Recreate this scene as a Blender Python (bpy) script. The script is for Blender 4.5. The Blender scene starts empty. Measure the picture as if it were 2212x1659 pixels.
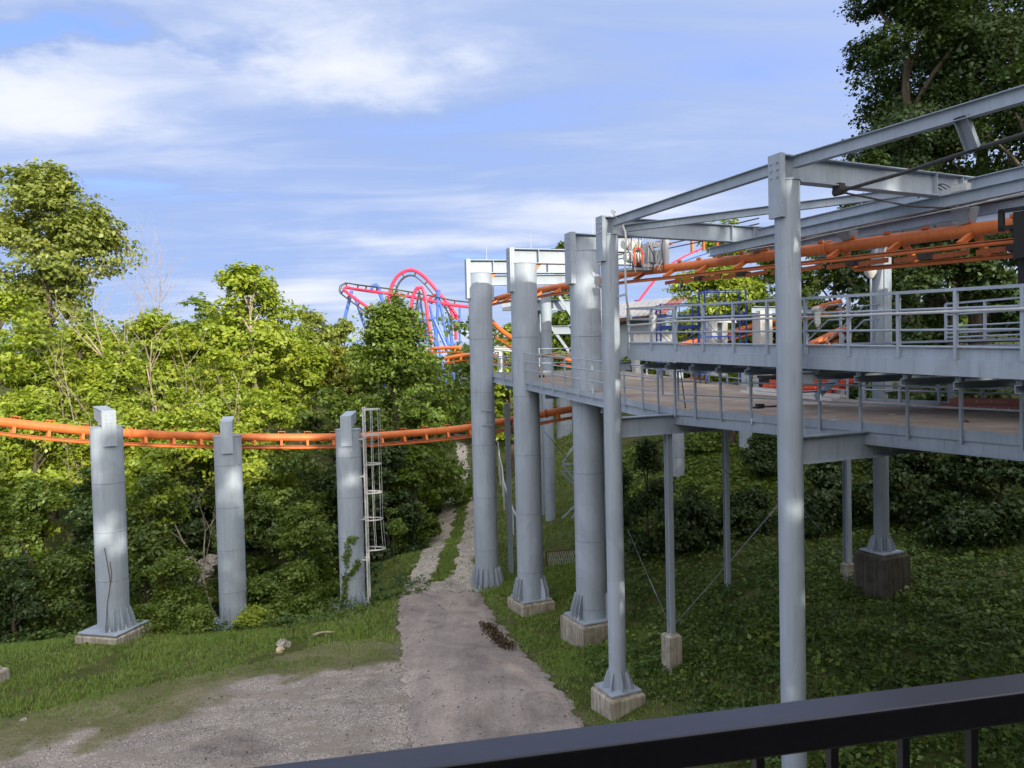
import bpy, math, random
import numpy as np
from mathutils import Vector, Matrix, noise as mnoise

# ------------------------------------------------------------------ scene, camera, light
SC = bpy.context.scene
COL = SC.collection
RAD = math.radians
random.seed(7)
CAMZ, PITCH, ROLL = 9.3, 1.7, 1.35
FOCAL = 1640.0                       # focal length in units of a 2212 px wide picture
cam_d = bpy.data.cameras.new('camera')
cam = bpy.data.objects.new('camera', cam_d)
COL.objects.link(cam)
CAMROT = Matrix.Rotation(RAD(90 - PITCH), 3, 'X') @ Matrix.Rotation(RAD(-ROLL), 3, 'Z')
cam.matrix_world = Matrix.Translation((0, 0, CAMZ)) @ CAMROT.to_4x4()
cam_d.sensor_width = 36
cam_d.lens = 36 * FOCAL / 2212
cam_d.clip_end = 4000
cam_d.clip_start = 0.05
cam_d.dof.use_dof = True
cam_d.dof.focus_distance = 22
cam_d.dof.aperture_fstop = 18.0
SC.camera = cam

SUN_EL, SUN_AZ = 17.0, 27.0          # degrees above the horizon; degrees to the right of straight behind the camera
SUN_STRENGTH, SKY_STRENGTH, EXPOSURE = 2.2, 0.15, 1.38
sun_d = bpy.data.lights.new('sun', 'SUN')
sun = bpy.data.objects.new('sun', sun_d)
COL.objects.link(sun)
sdir = Vector((math.sin(RAD(SUN_AZ)) * math.cos(RAD(SUN_EL)), -math.cos(RAD(SUN_AZ)) * math.cos(RAD(SUN_EL)), math.sin(RAD(SUN_EL))))
sun.rotation_euler = sdir.to_track_quat('Z', 'Y').to_euler()
sun_d.energy = SUN_STRENGTH
sun_d.angle = RAD(0.5)
sun_d.color = (1.0, 0.90, 0.72)

SC.view_settings.view_transform = 'Standard'
SC.view_settings.look = 'None'
SC.view_settings.exposure = EXPOSURE
SC.view_settings.gamma = 1
SC.view_settings.use_curve_mapping = False
SC.render.engine = 'CYCLES'
SC.cycles.use_denoising = True
SC.cycles.max_bounces = 8
SC.cycles.diffuse_bounces = 4
SC.cycles.transparent_max_bounces = 8

def ray(u, v):
    d = Vector(((u - 1106) / FOCAL, -(v - 829.5) / FOCAL, -1))
    return (CAMROT @ d)
def at(u, v, Y):
    d = ray(u, v)
    return Vector((0, 0, CAMZ)) + d * (Y / d.y)

def make_world():
    w = bpy.data.worlds.new('World')
    SC.world = w
    w.use_nodes = True
    nt = w.node_tree
    nt.nodes.clear()
    N, L = nt.nodes.new, nt.links.new
    out = N('ShaderNodeOutputWorld')
    bg = N('ShaderNodeBackground')
    bg.inputs['Strength'].default_value = SKY_STRENGTH
    L(bg.outputs[0], out.inputs[0])
    sky = N('ShaderNodeTexSky')
    sky.sky_type = 'NISHITA'
    sky.sun_disc = False
    sky.sun_elevation = RAD(SUN_EL)
    sky.sun_rotation = RAD(180 - SUN_AZ)
    sky.air_density = 1.0
    sky.dust_density = 0.3
    sky.ozone_density = 1.6
    geo = N('ShaderNodeTexCoord')
    sep = N('ShaderNodeSeparateXYZ')
    L(geo.outputs['Generated'], sep.inputs[0])
    def math_(op, a, b=None, c=None, clamp=False):
        m = N('ShaderNodeMath'); m.operation = op; m.use_clamp = clamp
        for i, v in enumerate((a, b, c)):
            if v is None: continue
            if isinstance(v, (int, float)): m.inputs[i].default_value = v
            else: L(v, m.inputs[i])
        return m.outputs[0]
    # cloud sheet: view direction projected onto a high flat layer
    zc = math_('ADD', math_('MAXIMUM', sep.outputs['Z'], 0.0), 0.10)
    px = math_('DIVIDE', sep.outputs['X'], zc)
    py = math_('DIVIDE', sep.outputs['Y'], zc)
    comb = N('ShaderNodeCombineXYZ')
    L(px, comb.inputs[0]); L(py, comb.inputs[1])
    # ragged edges: the sheet's coordinates are pushed about by noise
    wn = N('ShaderNodeTexNoise'); wn.inputs['Scale'].default_value = 1.1; wn.inputs['Detail'].default_value = 6; wn.inputs['Roughness'].default_value = 0.62
    L(comb.outputs[0], wn.inputs['Vector'])
    ws = N('ShaderNodeSeparateColor'); L(wn.outputs['Color'], ws.inputs[0])
    wx = math_('MULTIPLY_ADD', math_('SUBTRACT', ws.outputs[0], 0.5), 1.5, px)
    wy = math_('MULTIPLY_ADD', math_('SUBTRACT', ws.outputs[1], 0.5), 1.1, py)
    def mapped(scale, rot, loc):
        m = N('ShaderNodeMapping')
        m.inputs['Scale'].default_value = scale
        m.inputs['Rotation'].default_value = (0, 0, RAD(rot))
        m.inputs['Location'].default_value = loc
        L(comb.outputs[0], m.inputs[0])
        return m.outputs[0]
    def nz(vec, scale, detail, rough, dist):
        t = N('ShaderNodeTexNoise')
        t.inputs['Scale'].default_value = scale
        t.inputs['Detail'].default_value = detail
        t.inputs['Roughness'].default_value = rough
        t.inputs['Distortion'].default_value = dist
        L(vec, t.inputs['Vector'])
        return t.outputs['Fac']
    n1 = nz(mapped((0.55, 1.15, 1), 18, (3.3, 1.7, 0)), 0.85, 8, 0.52, 0.55)
    n2 = nz(mapped((0.8, 2.6, 1), 22, (9.1, 4.2, 0)), 1.6, 7, 0.6, 0.8)
    # broad banks that the picture shows: (x/z, y/z) centre, size, weight
    acc = math_('MULTIPLY_ADD', n1, 0.85, 0.02)
    acc = math_('ADD', acc, math_('MULTIPLY', math_('SUBTRACT', n2, 0.5), 0.48))
    acc = math_('ADD', acc, math_('MULTIPLY', math_('POWER', 2.718, math_('MULTIPLY', math_('MAXIMUM', sep.outputs['Z'], 0.0), -14.0)), 0.26))   # paler towards the horizon
    for (cx, cy, sx, sy, wgt) in SKY_BANKS:
        ex = math_('DIVIDE', math_('SUBTRACT', wx, cx), sx)
        ey = math_('DIVIDE', math_('SUBTRACT', wy, cy), sy)
        r2 = math_('ADD', math_('MULTIPLY', ex, ex), math_('MULTIPLY', ey, ey))
        g = math_('POWER', 2.718, math_('MULTIPLY', r2, -1.0))
        acc = math_('ADD', acc, math_('MULTIPLY', g, wgt))
    def smooth(x, lo, hi):
        r = N('ShaderNodeMapRange'); r.interpolation_type = 'SMOOTHSTEP'
        L(x, r.inputs['Value']); r.inputs['From Min'].default_value = lo; r.inputs['From Max'].default_value = hi
        return r.outputs[0]
    def mixn(f, a, b):
        m = N('ShaderNodeMix'); m.data_type = 'RGBA'
        L(f, m.inputs['Factor'])
        for key, v in (('A', a), ('B', b)):
            if isinstance(v, tuple): m.inputs[key].default_value = v
            else: L(v, m.inputs[key])
        return m.outputs['Result']
    tint = N('ShaderNodeMix'); tint.data_type = 'RGBA'; tint.blend_type = 'MULTIPLY'
    tint.inputs['Factor'].default_value = 1.0
    L(sky.outputs[0], tint.inputs['A']); tint.inputs['B'].default_value = SKY_TINT
    veil = math_('MULTIPLY_ADD', smooth(acc, 0.08, 0.44), 0.46, 0.48)      # thin high sheet of cirrus
    # thin cloud scatters forward: it glows brighter and warmer towards the sun
    dt = N('ShaderNodeVectorMath'); dt.operation = 'DOT_PRODUCT'
    L(geo.outputs['Generated'], dt.inputs[0]); dt.inputs[1].default_value = tuple(sdir)
    gl = math_('POWER', math_('MULTIPLY_ADD', dt.outputs['Value'], 0.5, 0.5), 2.5)
    veilc = mixn(gl, VEIL_COL, GLOW_COL); cloudc = mixn(gl, CLOUD_COL, GLOW_COL)
    c = mixn(veil, tint.outputs['Result'], veilc)
    white = math_('MULTIPLY', smooth(acc, 0.36, 1.02), 1.0)     # thicker white banks
    c = mixn(white, c, cloudc)
    L(c, bg.inputs['Color'])
SKY_TINT = (0.36, 0.44, 0.86, 1)
VEIL_COL = (0.96, 1.30, 2.10, 1)
GLOW_COL = (9.0, 8.2, 7.2, 1)
CLOUD_COL = (2.35, 2.45, 2.72, 1)
def bank(u, v, su, sv, w):               # a cloud bank (w > 0) or a clear gap (w < 0) where the photograph has one
    def pr(u, v):
        d = ray(u, v).normalized(); return d.x / (max(d.z, 0) + .1), d.y / (max(d.z, 0) + .1)
    x, y = pr(u, v); return (x, y, abs(pr(u + su, v)[0] - x), abs(pr(u, v - sv)[1] - y), w)
SKY_BANKS = [bank(*b) for b in ((690, 130, 280, 100, .38), (900, 150, 240, 50, .14), (60, 232, 360, 70, .34), (320, 265, 240, 40, .16), (110, 100, 260, 48, -.62), (480, 40, 200, 35, .06),
             (960, 515, 300, 34, .30), (1270, 440, 260, 36, .24), (640, 640, 260, 30, .30), (1350, 300, 350, 60, .10), (1130, 540, 170, 22, -.26), (420, 420, 220, 30, -.14), (1250, 150, 400, 120, .06), (420, 330, 300, 60, .08))]
make_world()

# ------------------------------------------------------------------ materials
def mat_base(name):
    m = bpy.data.materials.new(name)
    m.use_nodes = True
    nt = m.node_tree
    b = nt.nodes['Principled BSDF']
    return m, nt, b, nt.nodes.new, nt.links.new

def ramp(nt, fac, stops):
    r = nt.nodes.new('ShaderNodeValToRGB')
    el = r.color_ramp.elements
    while len(el) < len(stops): el.new(0.5)
    for e, (p, c) in zip(el, stops):
        e.position = p; e.color = (*c, 1)
    nt.links.new(fac, r.inputs[0])
    return r.outputs[0]

def noise_tex(nt, vec, scale, detail=4, rough=0.55, dist=0.0):
    t = nt.nodes.new('ShaderNodeTexNoise')
    t.inputs['Scale'].default_value = scale
    t.inputs['Detail'].default_value = detail
    t.inputs['Roughness'].default_value = rough
    t.inputs['Distortion'].default_value = dist
    if vec is not None: nt.links.new(vec, t.inputs['Vector'])
    return t.outputs['Fac']

def pos(nt, scale=(1, 1, 1)):
    g = nt.nodes.new('ShaderNodeNewGeometry')
    m = nt.nodes.new('ShaderNodeMapping')
    m.inputs['Scale'].default_value = scale
    nt.links.new(g.outputs['Position'], m.inputs[0])
    return m.outputs[0]

def mixc(nt, fac, a, b, mode='MIX'):
    m = nt.nodes.new('ShaderNodeMix'); m.data_type = 'RGBA'; m.blend_type = mode
    for key, v in (('Factor', fac), ('A', a), ('B', b)):
        if isinstance(v, (int, float)): m.inputs[key].default_value = v
        elif isinstance(v, tuple): m.inputs[key].default_value = (*v, 1)
        else: nt.links.new(v, m.inputs[key])
    return m.outputs['Result']

def bump(nt, b, h, strength=0.2, dist=0.02):
    n = nt.nodes.new('ShaderNodeBump')
    n.inputs['Strength'].default_value = strength
    n.inputs['Distance'].default_value = dist
    nt.links.new(h, n.inputs['Height'])
    nt.links.new(n.outputs[0], b.inputs['Normal'])

def painted(name, col, rough=0.5, streak=0.18, wear=(0.10, 0.075, 0.05), wear_amt=0.25, spec=0.35):
    m, nt, b, N, L = mat_base(name)
    s = noise_tex(nt, pos(nt, (7, 7, 0.35)), 1.0, 5, 0.6)
    bl = noise_tex(nt, pos(nt, (1, 1, 1)), 0.9, 6, 0.6)
    dark = tuple(c * (1 - streak) for c in col); light = tuple(min(1, c * (1 + streak * 0.55)) for c in col)
    c1 = ramp(nt, s, [(0.3, dark), (0.7, light)])
    c2 = ramp(nt, bl, [(0.3, tuple(c * 0.9 for c in col)), (0.7, tuple(min(1, c * 1.08) for c in col))])
    c = mixc(nt, 0.5, c1, c2)
    f = noise_tex(nt, pos(nt, (11, 11, 0.7)), 1.0, 8, 0.74)
    fm = ramp(nt, f, [(0.565, (0, 0, 0)), (0.72, (wear_amt,) * 3)])
    pt = noise_tex(nt, pos(nt, (0.9, 0.9, 0.5)), 1.0, 2, 0.4, 0.6)      # touched-up patches of a slightly different grey
    c = mixc(nt, 1.0, c, ramp(nt, pt, [(0.47, (0.93,) * 3), (0.49, (1, 1, 1)), (0.60, (1, 1, 1)), (0.615, (1.07,) * 3)]), 'MULTIPLY')
    c = mixc(nt, fm, c, wear)
    st = noise_tex(nt, pos(nt, (15, 15, 0.22)), 1.0, 6, 0.7)       # rain streaks down the paint
    c = mixc(nt, 1.0, c, ramp(nt, st, [(0.30, (1 - streak * .6,) * 3), (0.50, (1, 1, 1))]), 'MULTIPLY')
    L(c, b.inputs['Base Color'])
    b.inputs['Roughness'].default_value = rough
    b.inputs['Specular IOR Level'].default_value = spec
    r2 = noise_tex(nt, pos(nt), 30, 3)
    bump(nt, b, r2, 0.06, 0.004)
    return m

M = {}
M['steel'] = painted('grey_painted_steel', (0.335, 0.40, 0.485), 0.5, 0.17, (0.10, 0.075, 0.05), 0.38)
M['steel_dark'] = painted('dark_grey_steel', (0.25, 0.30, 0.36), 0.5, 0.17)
M['galv'] = painted('galvanised_steel', (0.50, 0.52, 0.54), 0.42, 0.12)
M['orange'] = painted('orange_track_paint', (0.66, 0.185, 0.05), 0.45, 0.24, (0.22, 0.07, 0.035), 0.6, 0.4)
M['orange_dark'] = painted('faded_shaded_orange_paint', (0.42, 0.12, 0.045), 0.5, 0.2, (0.10, 0.045, 0.03), 0.6)
M['pink'] = painted('pink_red_track_paint', (0.68, 0.045, 0.115), 0.4, 0.08)
M['blue'] = painted('blue_support_paint', (0.07, 0.16, 0.55), 0.4, 0.1)
M['scaffold_blue'] = painted('dark_blue_scaffold_paint', (0.025, 0.06, 0.30), 0.4, 0.15)
M['rail_dark'] = painted('dark_brown_powder_coat', (0.040, 0.035, 0.044), 0.36, 0.25, (0.05, 0.045, 0.045), 0.15, 0.45)
M['black'] = painted('black_rubber', (0.018, 0.018, 0.02), 0.6, 0.2)
M['rust'] = painted('rusty_steel', (0.11, 0.06, 0.04), 0.8, 0.4)
M['rod'] = painted('dark_weathered_pipe', (0.06, 0.058, 0.06), 0.6, 0.3)
M['red'] = painted('red_fibreglass', (0.62, 0.085, 0.03), 0.45, 0.12)
M['red_faded'] = painted('faded_red_fibreglass', (0.50, 0.20, 0.16), 0.5, 0.15)
M['alu'] = painted('aluminium', (0.62, 0.63, 0.63), 0.4, 0.1)
M['green_bag'] = painted('green_plastic', (0.03, 0.30, 0.13), 0.5, 0.2)
M['white'] = painted('white_paint', (0.52, 0.54, 0.55), 0.5, 0.14)
M['yellow'] = painted('yellow_plastic', (0.75, 0.55, 0.05), 0.5, 0.1)
M['tarp'] = painted('tan_canvas', (0.50, 0.42, 0.28), 0.8, 0.25)
M['roof_white'] = painted('white_metal_roof', (0.58, 0.565, 0.53), 0.45, 0.12, (0.40, 0.2, 0.12), 0.5)
M['tank'] = painted('grey_tank_paint', (0.55, 0.56, 0.57), 0.4, 0.12)

def concrete(name='weathered_concrete', k=1.0):
    m, nt, b, N, L = mat_base(name)
    a = noise_tex(nt, pos(nt, (1, 1, 1)), 3.0, 8, 0.65)
    s = noise_tex(nt, pos(nt, (9, 9, 0.5)), 1.0, 6, 0.65)
    c = ramp(nt, a, [(p, tuple(x * k for x in q)) for p, q in ((0.3, (0.27, 0.255, 0.22)), (0.55, (0.44, 0.42, 0.37)), (0.75, (0.55, 0.525, 0.465)))])
    st = ramp(nt, s, [(0.42, (0.55, 0.5, 0.43)), (0.6, (1, 1, 1))])
    c = mixc(nt, 0.75, c, st, 'MULTIPLY')
    L(c, b.inputs['Base Color']); b.inputs['Roughness'].default_value = 0.95
    b.inputs['Specular IOR Level'].default_value = 0.15
    bump(nt, b, noise_tex(nt, pos(nt), 25, 6, 0.7), 0.5, 0.02)
    return m
M['concrete'] = concrete()
M['concrete_shade_stain'] = concrete('stained_shaded_concrete', 0.24)  # darker copy: staining and deep shade both put into its colour

def asphalt():
    m, nt, b, N, L = mat_base('old_asphalt')
    a = noise_tex(nt, pos(nt), 0.45, 6, 0.6, 0.4)
    g = noise_tex(nt, pos(nt), 60, 4, 0.8)
    c = ramp(nt, a, [(0.30, (0.20, 0.182, 0.172)), (0.52, (0.295, 0.268, 0.25)), (0.72, (0.375, 0.342, 0.315))])
    gg = ramp(nt, g, [(0.3, (0.6, 0.6, 0.6)), (0.7, (1.35, 1.32, 1.3))])
    c = mixc(nt, 0.8, c, gg, 'MULTIPLY')
    g2 = noise_tex(nt, pos(nt), 13, 8, 0.82)
    c = mixc(nt, 0.9, c, ramp(nt, g2, [(0.32, (0.62, 0.61, 0.62)), (0.5, (1, 1, 1)), (0.68, (1.4, 1.36, 1.32))]), 'MULTIPLY')
    dn = noise_tex(nt, pos(nt, (1.0, 0.5, 1)), 0.8, 7, 0.7, 1.0)
    dm = ramp(nt, dn, [(0.54, (0, 0, 0)), (0.70, (0.6,) * 3)])
    c = mixc(nt, dm, c, (0.10, 0.088, 0.085))
    tr = noise_tex(nt, pos(nt, (1.6, 0.12, 1)), 0.8, 4, 0.6, 0.1)      # worn wheel paths along the road
    c = mixc(nt, 1.0, c, ramp(nt, tr, [(0.35, (0.86, 0.85, 0.86)), (0.65, (1.12, 1.1, 1.08))]), 'MULTIPLY')
    L(c, b.inputs['Base Color']); b.inputs['Roughness'].default_value = 0.95
    b.inputs['Specular IOR Level'].default_value = 0.2
    bump(nt, b, g, 0.6, 0.01)
    return m
M['asphalt'] = asphalt()

def gravel(name, dark, mid, light, tracks=True):
    m, nt, b, N, L = mat_base(name)
    v = N('ShaderNodeTexVoronoi'); v.inputs['Scale'].default_value = 36
    L(pos(nt), v.inputs['Vector'])
    sepc = N('ShaderNodeSeparateColor'); L(v.outputs['Color'], sepc.inputs[0])
    c = ramp(nt, sepc.outputs[0], [(0.0, dark), (0.5, mid), (0.86, light), (0.97, tuple(min(1, x * 1.9) for x in light))])
    a = noise_tex(nt, pos(nt, (1, 1, 1)), 0.5, 7, 0.65, 0.6)
    am = ramp(nt, a, [(0.3, (0.55, 0.54, 0.56)), (0.5, (0.95, 0.93, 0.92)), (0.7, (1.15, 1.1, 1.05))])
    c = mixc(nt, 1.0, c, am, 'MULTIPLY')
    f = noise_tex(nt, pos(nt, (0.7, 1.6, 1)), 0.9, 6, 0.65, 0.8)
    fm = ramp(nt, f, [(0.50, (0, 0, 0)), (0.66, (0.75,) * 3)])
    c = mixc(nt, fm, c, tuple(x * 0.85 for x in mid))
    L(c, b.inputs['Base Color']); b.inputs['Roughness'].default_value = 1.0
    b.inputs['Specular IOR Level'].default_value = 0.1
    bump(nt, b, v.outputs['Distance'], 0.7, 0.03)
    return m
M['gravel'] = gravel('crushed_gravel', (0.15, 0.133, 0.12), (0.27, 0.24, 0.215), (0.40, 0.37, 0.335))
M['gravel_pale'] = gravel('pale_track_gravel', (0.26, 0.24, 0.205), (0.38, 0.352, 0.305), (0.53, 0.495, 0.435))
M['stone'] = gravel('loose_stone', (0.16, 0.15, 0.135), (0.26, 0.24, 0.22), (0.42, 0.40, 0.37))

def soil():
    m, nt, b, N, L = mat_base('grassy_soil')
    a = noise_tex(nt, pos(nt), 0.6, 8, 0.65, 0.5)
    f = noise_tex(nt, pos(nt), 14, 6, 0.75)
    c = ramp(nt, a, [(0.32, (0.050, 0.066, 0.022)), (0.52, (0.085, 0.098, 0.036)), (0.72, (0.17, 0.15, 0.09))])
    ff = ramp(nt, f, [(0.3, (0.45, 0.5, 0.4)), (0.7, (1.3, 1.3, 1.2))])
    c = mixc(nt, 1.0, c, ff, 'MULTIPLY')
    L(c, b.inputs['Base Color']); b.inputs['Roughness'].default_value = 1.0
    b.inputs['Specular IOR Level'].default_value = 0.05
    bump(nt, b, f, 0.8, 0.05)
    return m
M['soil'] = soil()

def lot_mat():
    m, nt, b, N, L = mat_base('gravel_fading_to_soil')
    v = N('ShaderNodeTexVoronoi'); v.inputs['Scale'].default_value = 50
    L(pos(nt), v.inputs['Vector'])
    sc = N('ShaderNodeSeparateColor'); L(v.outputs['Color'], sc.inputs[0])
    c = ramp(nt, sc.outputs[0], [(0.0, (0.17, 0.16, 0.148)), (0.5, (0.31, 0.29, 0.27)), (0.86, (0.46, 0.435, 0.405)), (0.97, (0.70, 0.67, 0.63))])
    a = noise_tex(nt, pos(nt), 0.5, 7, 0.65, 0.6)
    c = mixc(nt, 1.0, c, ramp(nt, a, [(0.3, (0.52, 0.50, 0.52)), (0.5, (0.95, 0.92, 0.90)), (0.7, (1.15, 1.1, 1.05))]), 'MULTIPLY')
    dirt = ramp(nt, noise_tex(nt, pos(nt, (0.5, 1.6, 1)), 1.0, 7, 0.68, 1.0), [(0.47, (0, 0, 0)), (0.60, (0.85,) * 3)])
    c = mixc(nt, dirt, c, (0.265, 0.235, 0.20))
    rut = ramp(nt, noise_tex(nt, pos(nt, (0.9, 4.5, 1)), 1.6, 5, 0.6, 1.5), [(0.60, (1, 1, 1)), (0.72, (0.62, 0.6, 0.6))])
    c = mixc(nt, 1.0, c, rut, 'MULTIPLY')
    f = noise_tex(nt, pos(nt), 14, 6, 0.75)
    so = ramp(nt, noise_tex(nt, pos(nt), 0.6, 8, 0.65, 0.5), [(0.30, (0.10, 0.115, 0.05)), (0.50, (0.17, 0.165, 0.095)), (0.70, (0.25, 0.225, 0.165))])
    so = mixc(nt, 1.0, so, ramp(nt, f, [(0.3, (0.45, 0.5, 0.4)), (0.7, (1.3, 1.3, 1.2))]), 'MULTIPLY')
    at_ = N('ShaderNodeAttribute'); at_.attribute_name = 'edge'
    e = N('ShaderNodeMath'); e.operation = 'MULTIPLY_ADD'; e.inputs[1].default_value = 0.34; L(at_.outputs['Fac'], e.inputs[0])
    n1 = noise_tex(nt, pos(nt), 1.1, 9, 0.74, 0.3)
    L(n1, e.inputs[2])
    k = ramp(nt, e.outputs[0], [(0.34, (0, 0, 0)), (0.66, (1, 1, 1))])
    c = mixc(nt, k, so, c)
    L(c, b.inputs['Base Color']); b.inputs['Roughness'].default_value = 1.0; b.inputs['Specular IOR Level'].default_value = 0.1
    bump(nt, b, v.outputs['Distance'], 0.7, 0.03)
    return m
M['lot'] = lot_mat()

def deck_mat():
    m, nt, b, N, L = mat_base('worn_brown_deck_coating')
    a = noise_tex(nt, pos(nt, (1, 1, 1)), 0.7, 7, 0.65, 0.5)
    g = noise_tex(nt, pos(nt), 40, 4, 0.7)
    c = ramp(nt, a, [(0.3, (0.17, 0.145, 0.125)), (0.55, (0.28, 0.235, 0.195)), (0.75, (0.37, 0.31, 0.26))])
    gg = ramp(nt, g, [(0.3, (0.75,) * 3), (0.7, (1.2,) * 3)])
    c = mixc(nt, 1.0, c, gg, 'MULTIPLY')
    L(c, b.inputs['Base Color']); b.inputs['Roughness'].default_value = 0.9
    return m
M['deck'] = deck_mat()

def bark(name, dark, light):
    m, nt, b, N, L = mat_base(name)
    s = noise_tex(nt, pos(nt, (6, 6, 1.2)), 1.2, 6, 0.65)
    L(ramp(nt, s, [(0.35, dark), (0.65, light)]), b.inputs['Base Color'])
    b.inputs['Roughness'].default_value = 1.0
    b.inputs['Specular IOR Level'].default_value = 0.1
    return m
M['bark'] = bark('grey_brown_bark', (0.05, 0.042, 0.032), (0.14, 0.12, 0.095))
M['bark_pale'] = bark('pale_bark', (0.22, 0.18, 0.14), (0.52, 0.46, 0.38))
M['bark_dead'] = bark('bleached_dead_wood', (0.20, 0.16, 0.125), (0.44, 0.37, 0.30))

def leaf(name, dark, mid, light, trans=0.28, tcol=None):
    m = bpy.data.materials.new(name); m.use_nodes = True
    nt = m.node_tree; nt.nodes.clear(); N, L = nt.nodes.new, nt.links.new
    out = N('ShaderNodeOutputMaterial')
    at_ = N('ShaderNodeAttribute'); at_.attribute_name = 'tint'
    oi = N('ShaderNodeObjectInfo')
    big = noise_tex(nt, pos(nt), 0.45, 3, 0.6)
    ad = N('ShaderNodeMath'); ad.operation = 'MULTIPLY_ADD'; ad.inputs[1].default_value = 0.7
    L(at_.outputs['Fac'], ad.inputs[0])
    sb = N('ShaderNodeMath'); sb.operation = 'MULTIPLY_ADD'; sb.inputs[1].default_value = 0.6; sb.inputs[2].default_value = -0.15
    L(big, sb.inputs[0]); L(sb.outputs[0], ad.inputs[2])
    c = ramp(nt, ad.outputs[0], [(0.05, dark), (0.5, mid), (0.95, light)])
    dif = N('ShaderNodeBsdfDiffuse'); L(c, dif.inputs[0])
    tr = N('ShaderNodeBsdfTranslucent')
    tc = mixc(nt, 1.0, c, tcol or (1.5, 1.45, 0.6), 'MULTIPLY'); L(tc, tr.inputs[0])
    gl = N('ShaderNodeBsdfGlossy'); gl.inputs['Roughness'].default_value = 0.45; gl.inputs[0].default_value = (0.8, 0.9, 0.8, 1)
    m1 = N('ShaderNodeMixShader'); m1.inputs[0].default_value = trans
    L(dif.outputs[0], m1.inputs[1]); L(tr.outputs[0], m1.inputs[2])
    m2 = N('ShaderNodeMixShader'); m2.inputs[0].default_value = 0.035
    L(m1.outputs[0], m2.inputs[1]); L(gl.outputs[0], m2.inputs[2])
    L(m2.outputs[0], out.inputs[0])
    return m
M['leaf_bright'] = leaf('yellow_green_leaves', (0.100, 0.165, 0.018), (0.225, 0.305, 0.030), (0.36, 0.40, 0.045))
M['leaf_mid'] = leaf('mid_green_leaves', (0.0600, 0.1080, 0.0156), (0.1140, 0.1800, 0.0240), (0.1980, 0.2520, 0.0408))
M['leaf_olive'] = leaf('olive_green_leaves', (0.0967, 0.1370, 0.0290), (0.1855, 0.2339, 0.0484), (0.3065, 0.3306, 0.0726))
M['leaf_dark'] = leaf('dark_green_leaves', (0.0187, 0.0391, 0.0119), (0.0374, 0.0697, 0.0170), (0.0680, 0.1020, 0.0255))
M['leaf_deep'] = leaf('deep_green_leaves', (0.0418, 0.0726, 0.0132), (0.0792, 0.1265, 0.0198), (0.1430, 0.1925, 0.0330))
M['leaf_yellow'] = leaf('yellowing_leaves', (0.1100, 0.1430, 0.0220), (0.2090, 0.2310, 0.0330), (0.3300, 0.3190, 0.0550))
M['grass'] = leaf('grass_blades', (0.088, 0.165, 0.030), (0.165, 0.262, 0.048), (0.30, 0.345, 0.105), 0.2)
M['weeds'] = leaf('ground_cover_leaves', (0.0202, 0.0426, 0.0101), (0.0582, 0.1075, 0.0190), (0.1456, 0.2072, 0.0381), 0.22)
M['dead_leaf'] = leaf('dead_brown_leaves', (0.03, 0.02, 0.012), (0.07, 0.045, 0.025), (0.13, 0.09, 0.05), 0.1, (1.1, 1, 0.8))
def glass():
    m, nt, b, N, L = mat_base('frosted_lamp_glass')
    b.inputs['Base Color'].default_value = (0.75, 0.78, 0.80, 1); b.inputs['Roughness'].default_value = 0.2
    b.inputs['Transmission Weight'].default_value = 0.35
    return m
M['glass'] = glass()
M['rail_dark'].node_tree.nodes['Principled BSDF'].inputs['Coat Weight'].default_value = 0.2
M['rail_dark'].node_tree.nodes['Principled BSDF'].inputs['Coat Roughness'].default_value = 0.22
# ------------------------------------------------------------------ mesh helpers
WL = {}                                     # world location of every object that has children
def new_mesh(name, V, F, mat=None, smooth=False, angle=35):
    me = bpy.data.meshes.new(name)
    me.from_pydata([tuple(v) for v in V], [], F)
    if mat is not None: me.materials.append(mat)
    if smooth:
        me.polygons.foreach_set('use_smooth', [True] * len(me.polygons))
        me.set_sharp_from_angle(angle=RAD(angle))
    me.update()
    return me

def frame(d, up=(0, 0, 1)):
    d = Vector(d).normalized(); up = Vector(up)
    s = d.cross(up)
    if s.length < 1e-4: s = d.cross(Vector((0, 1, 0)))
    s.normalize(); u = s.cross(d).normalized()
    return d, s, u                          # along, side (right), up

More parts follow.
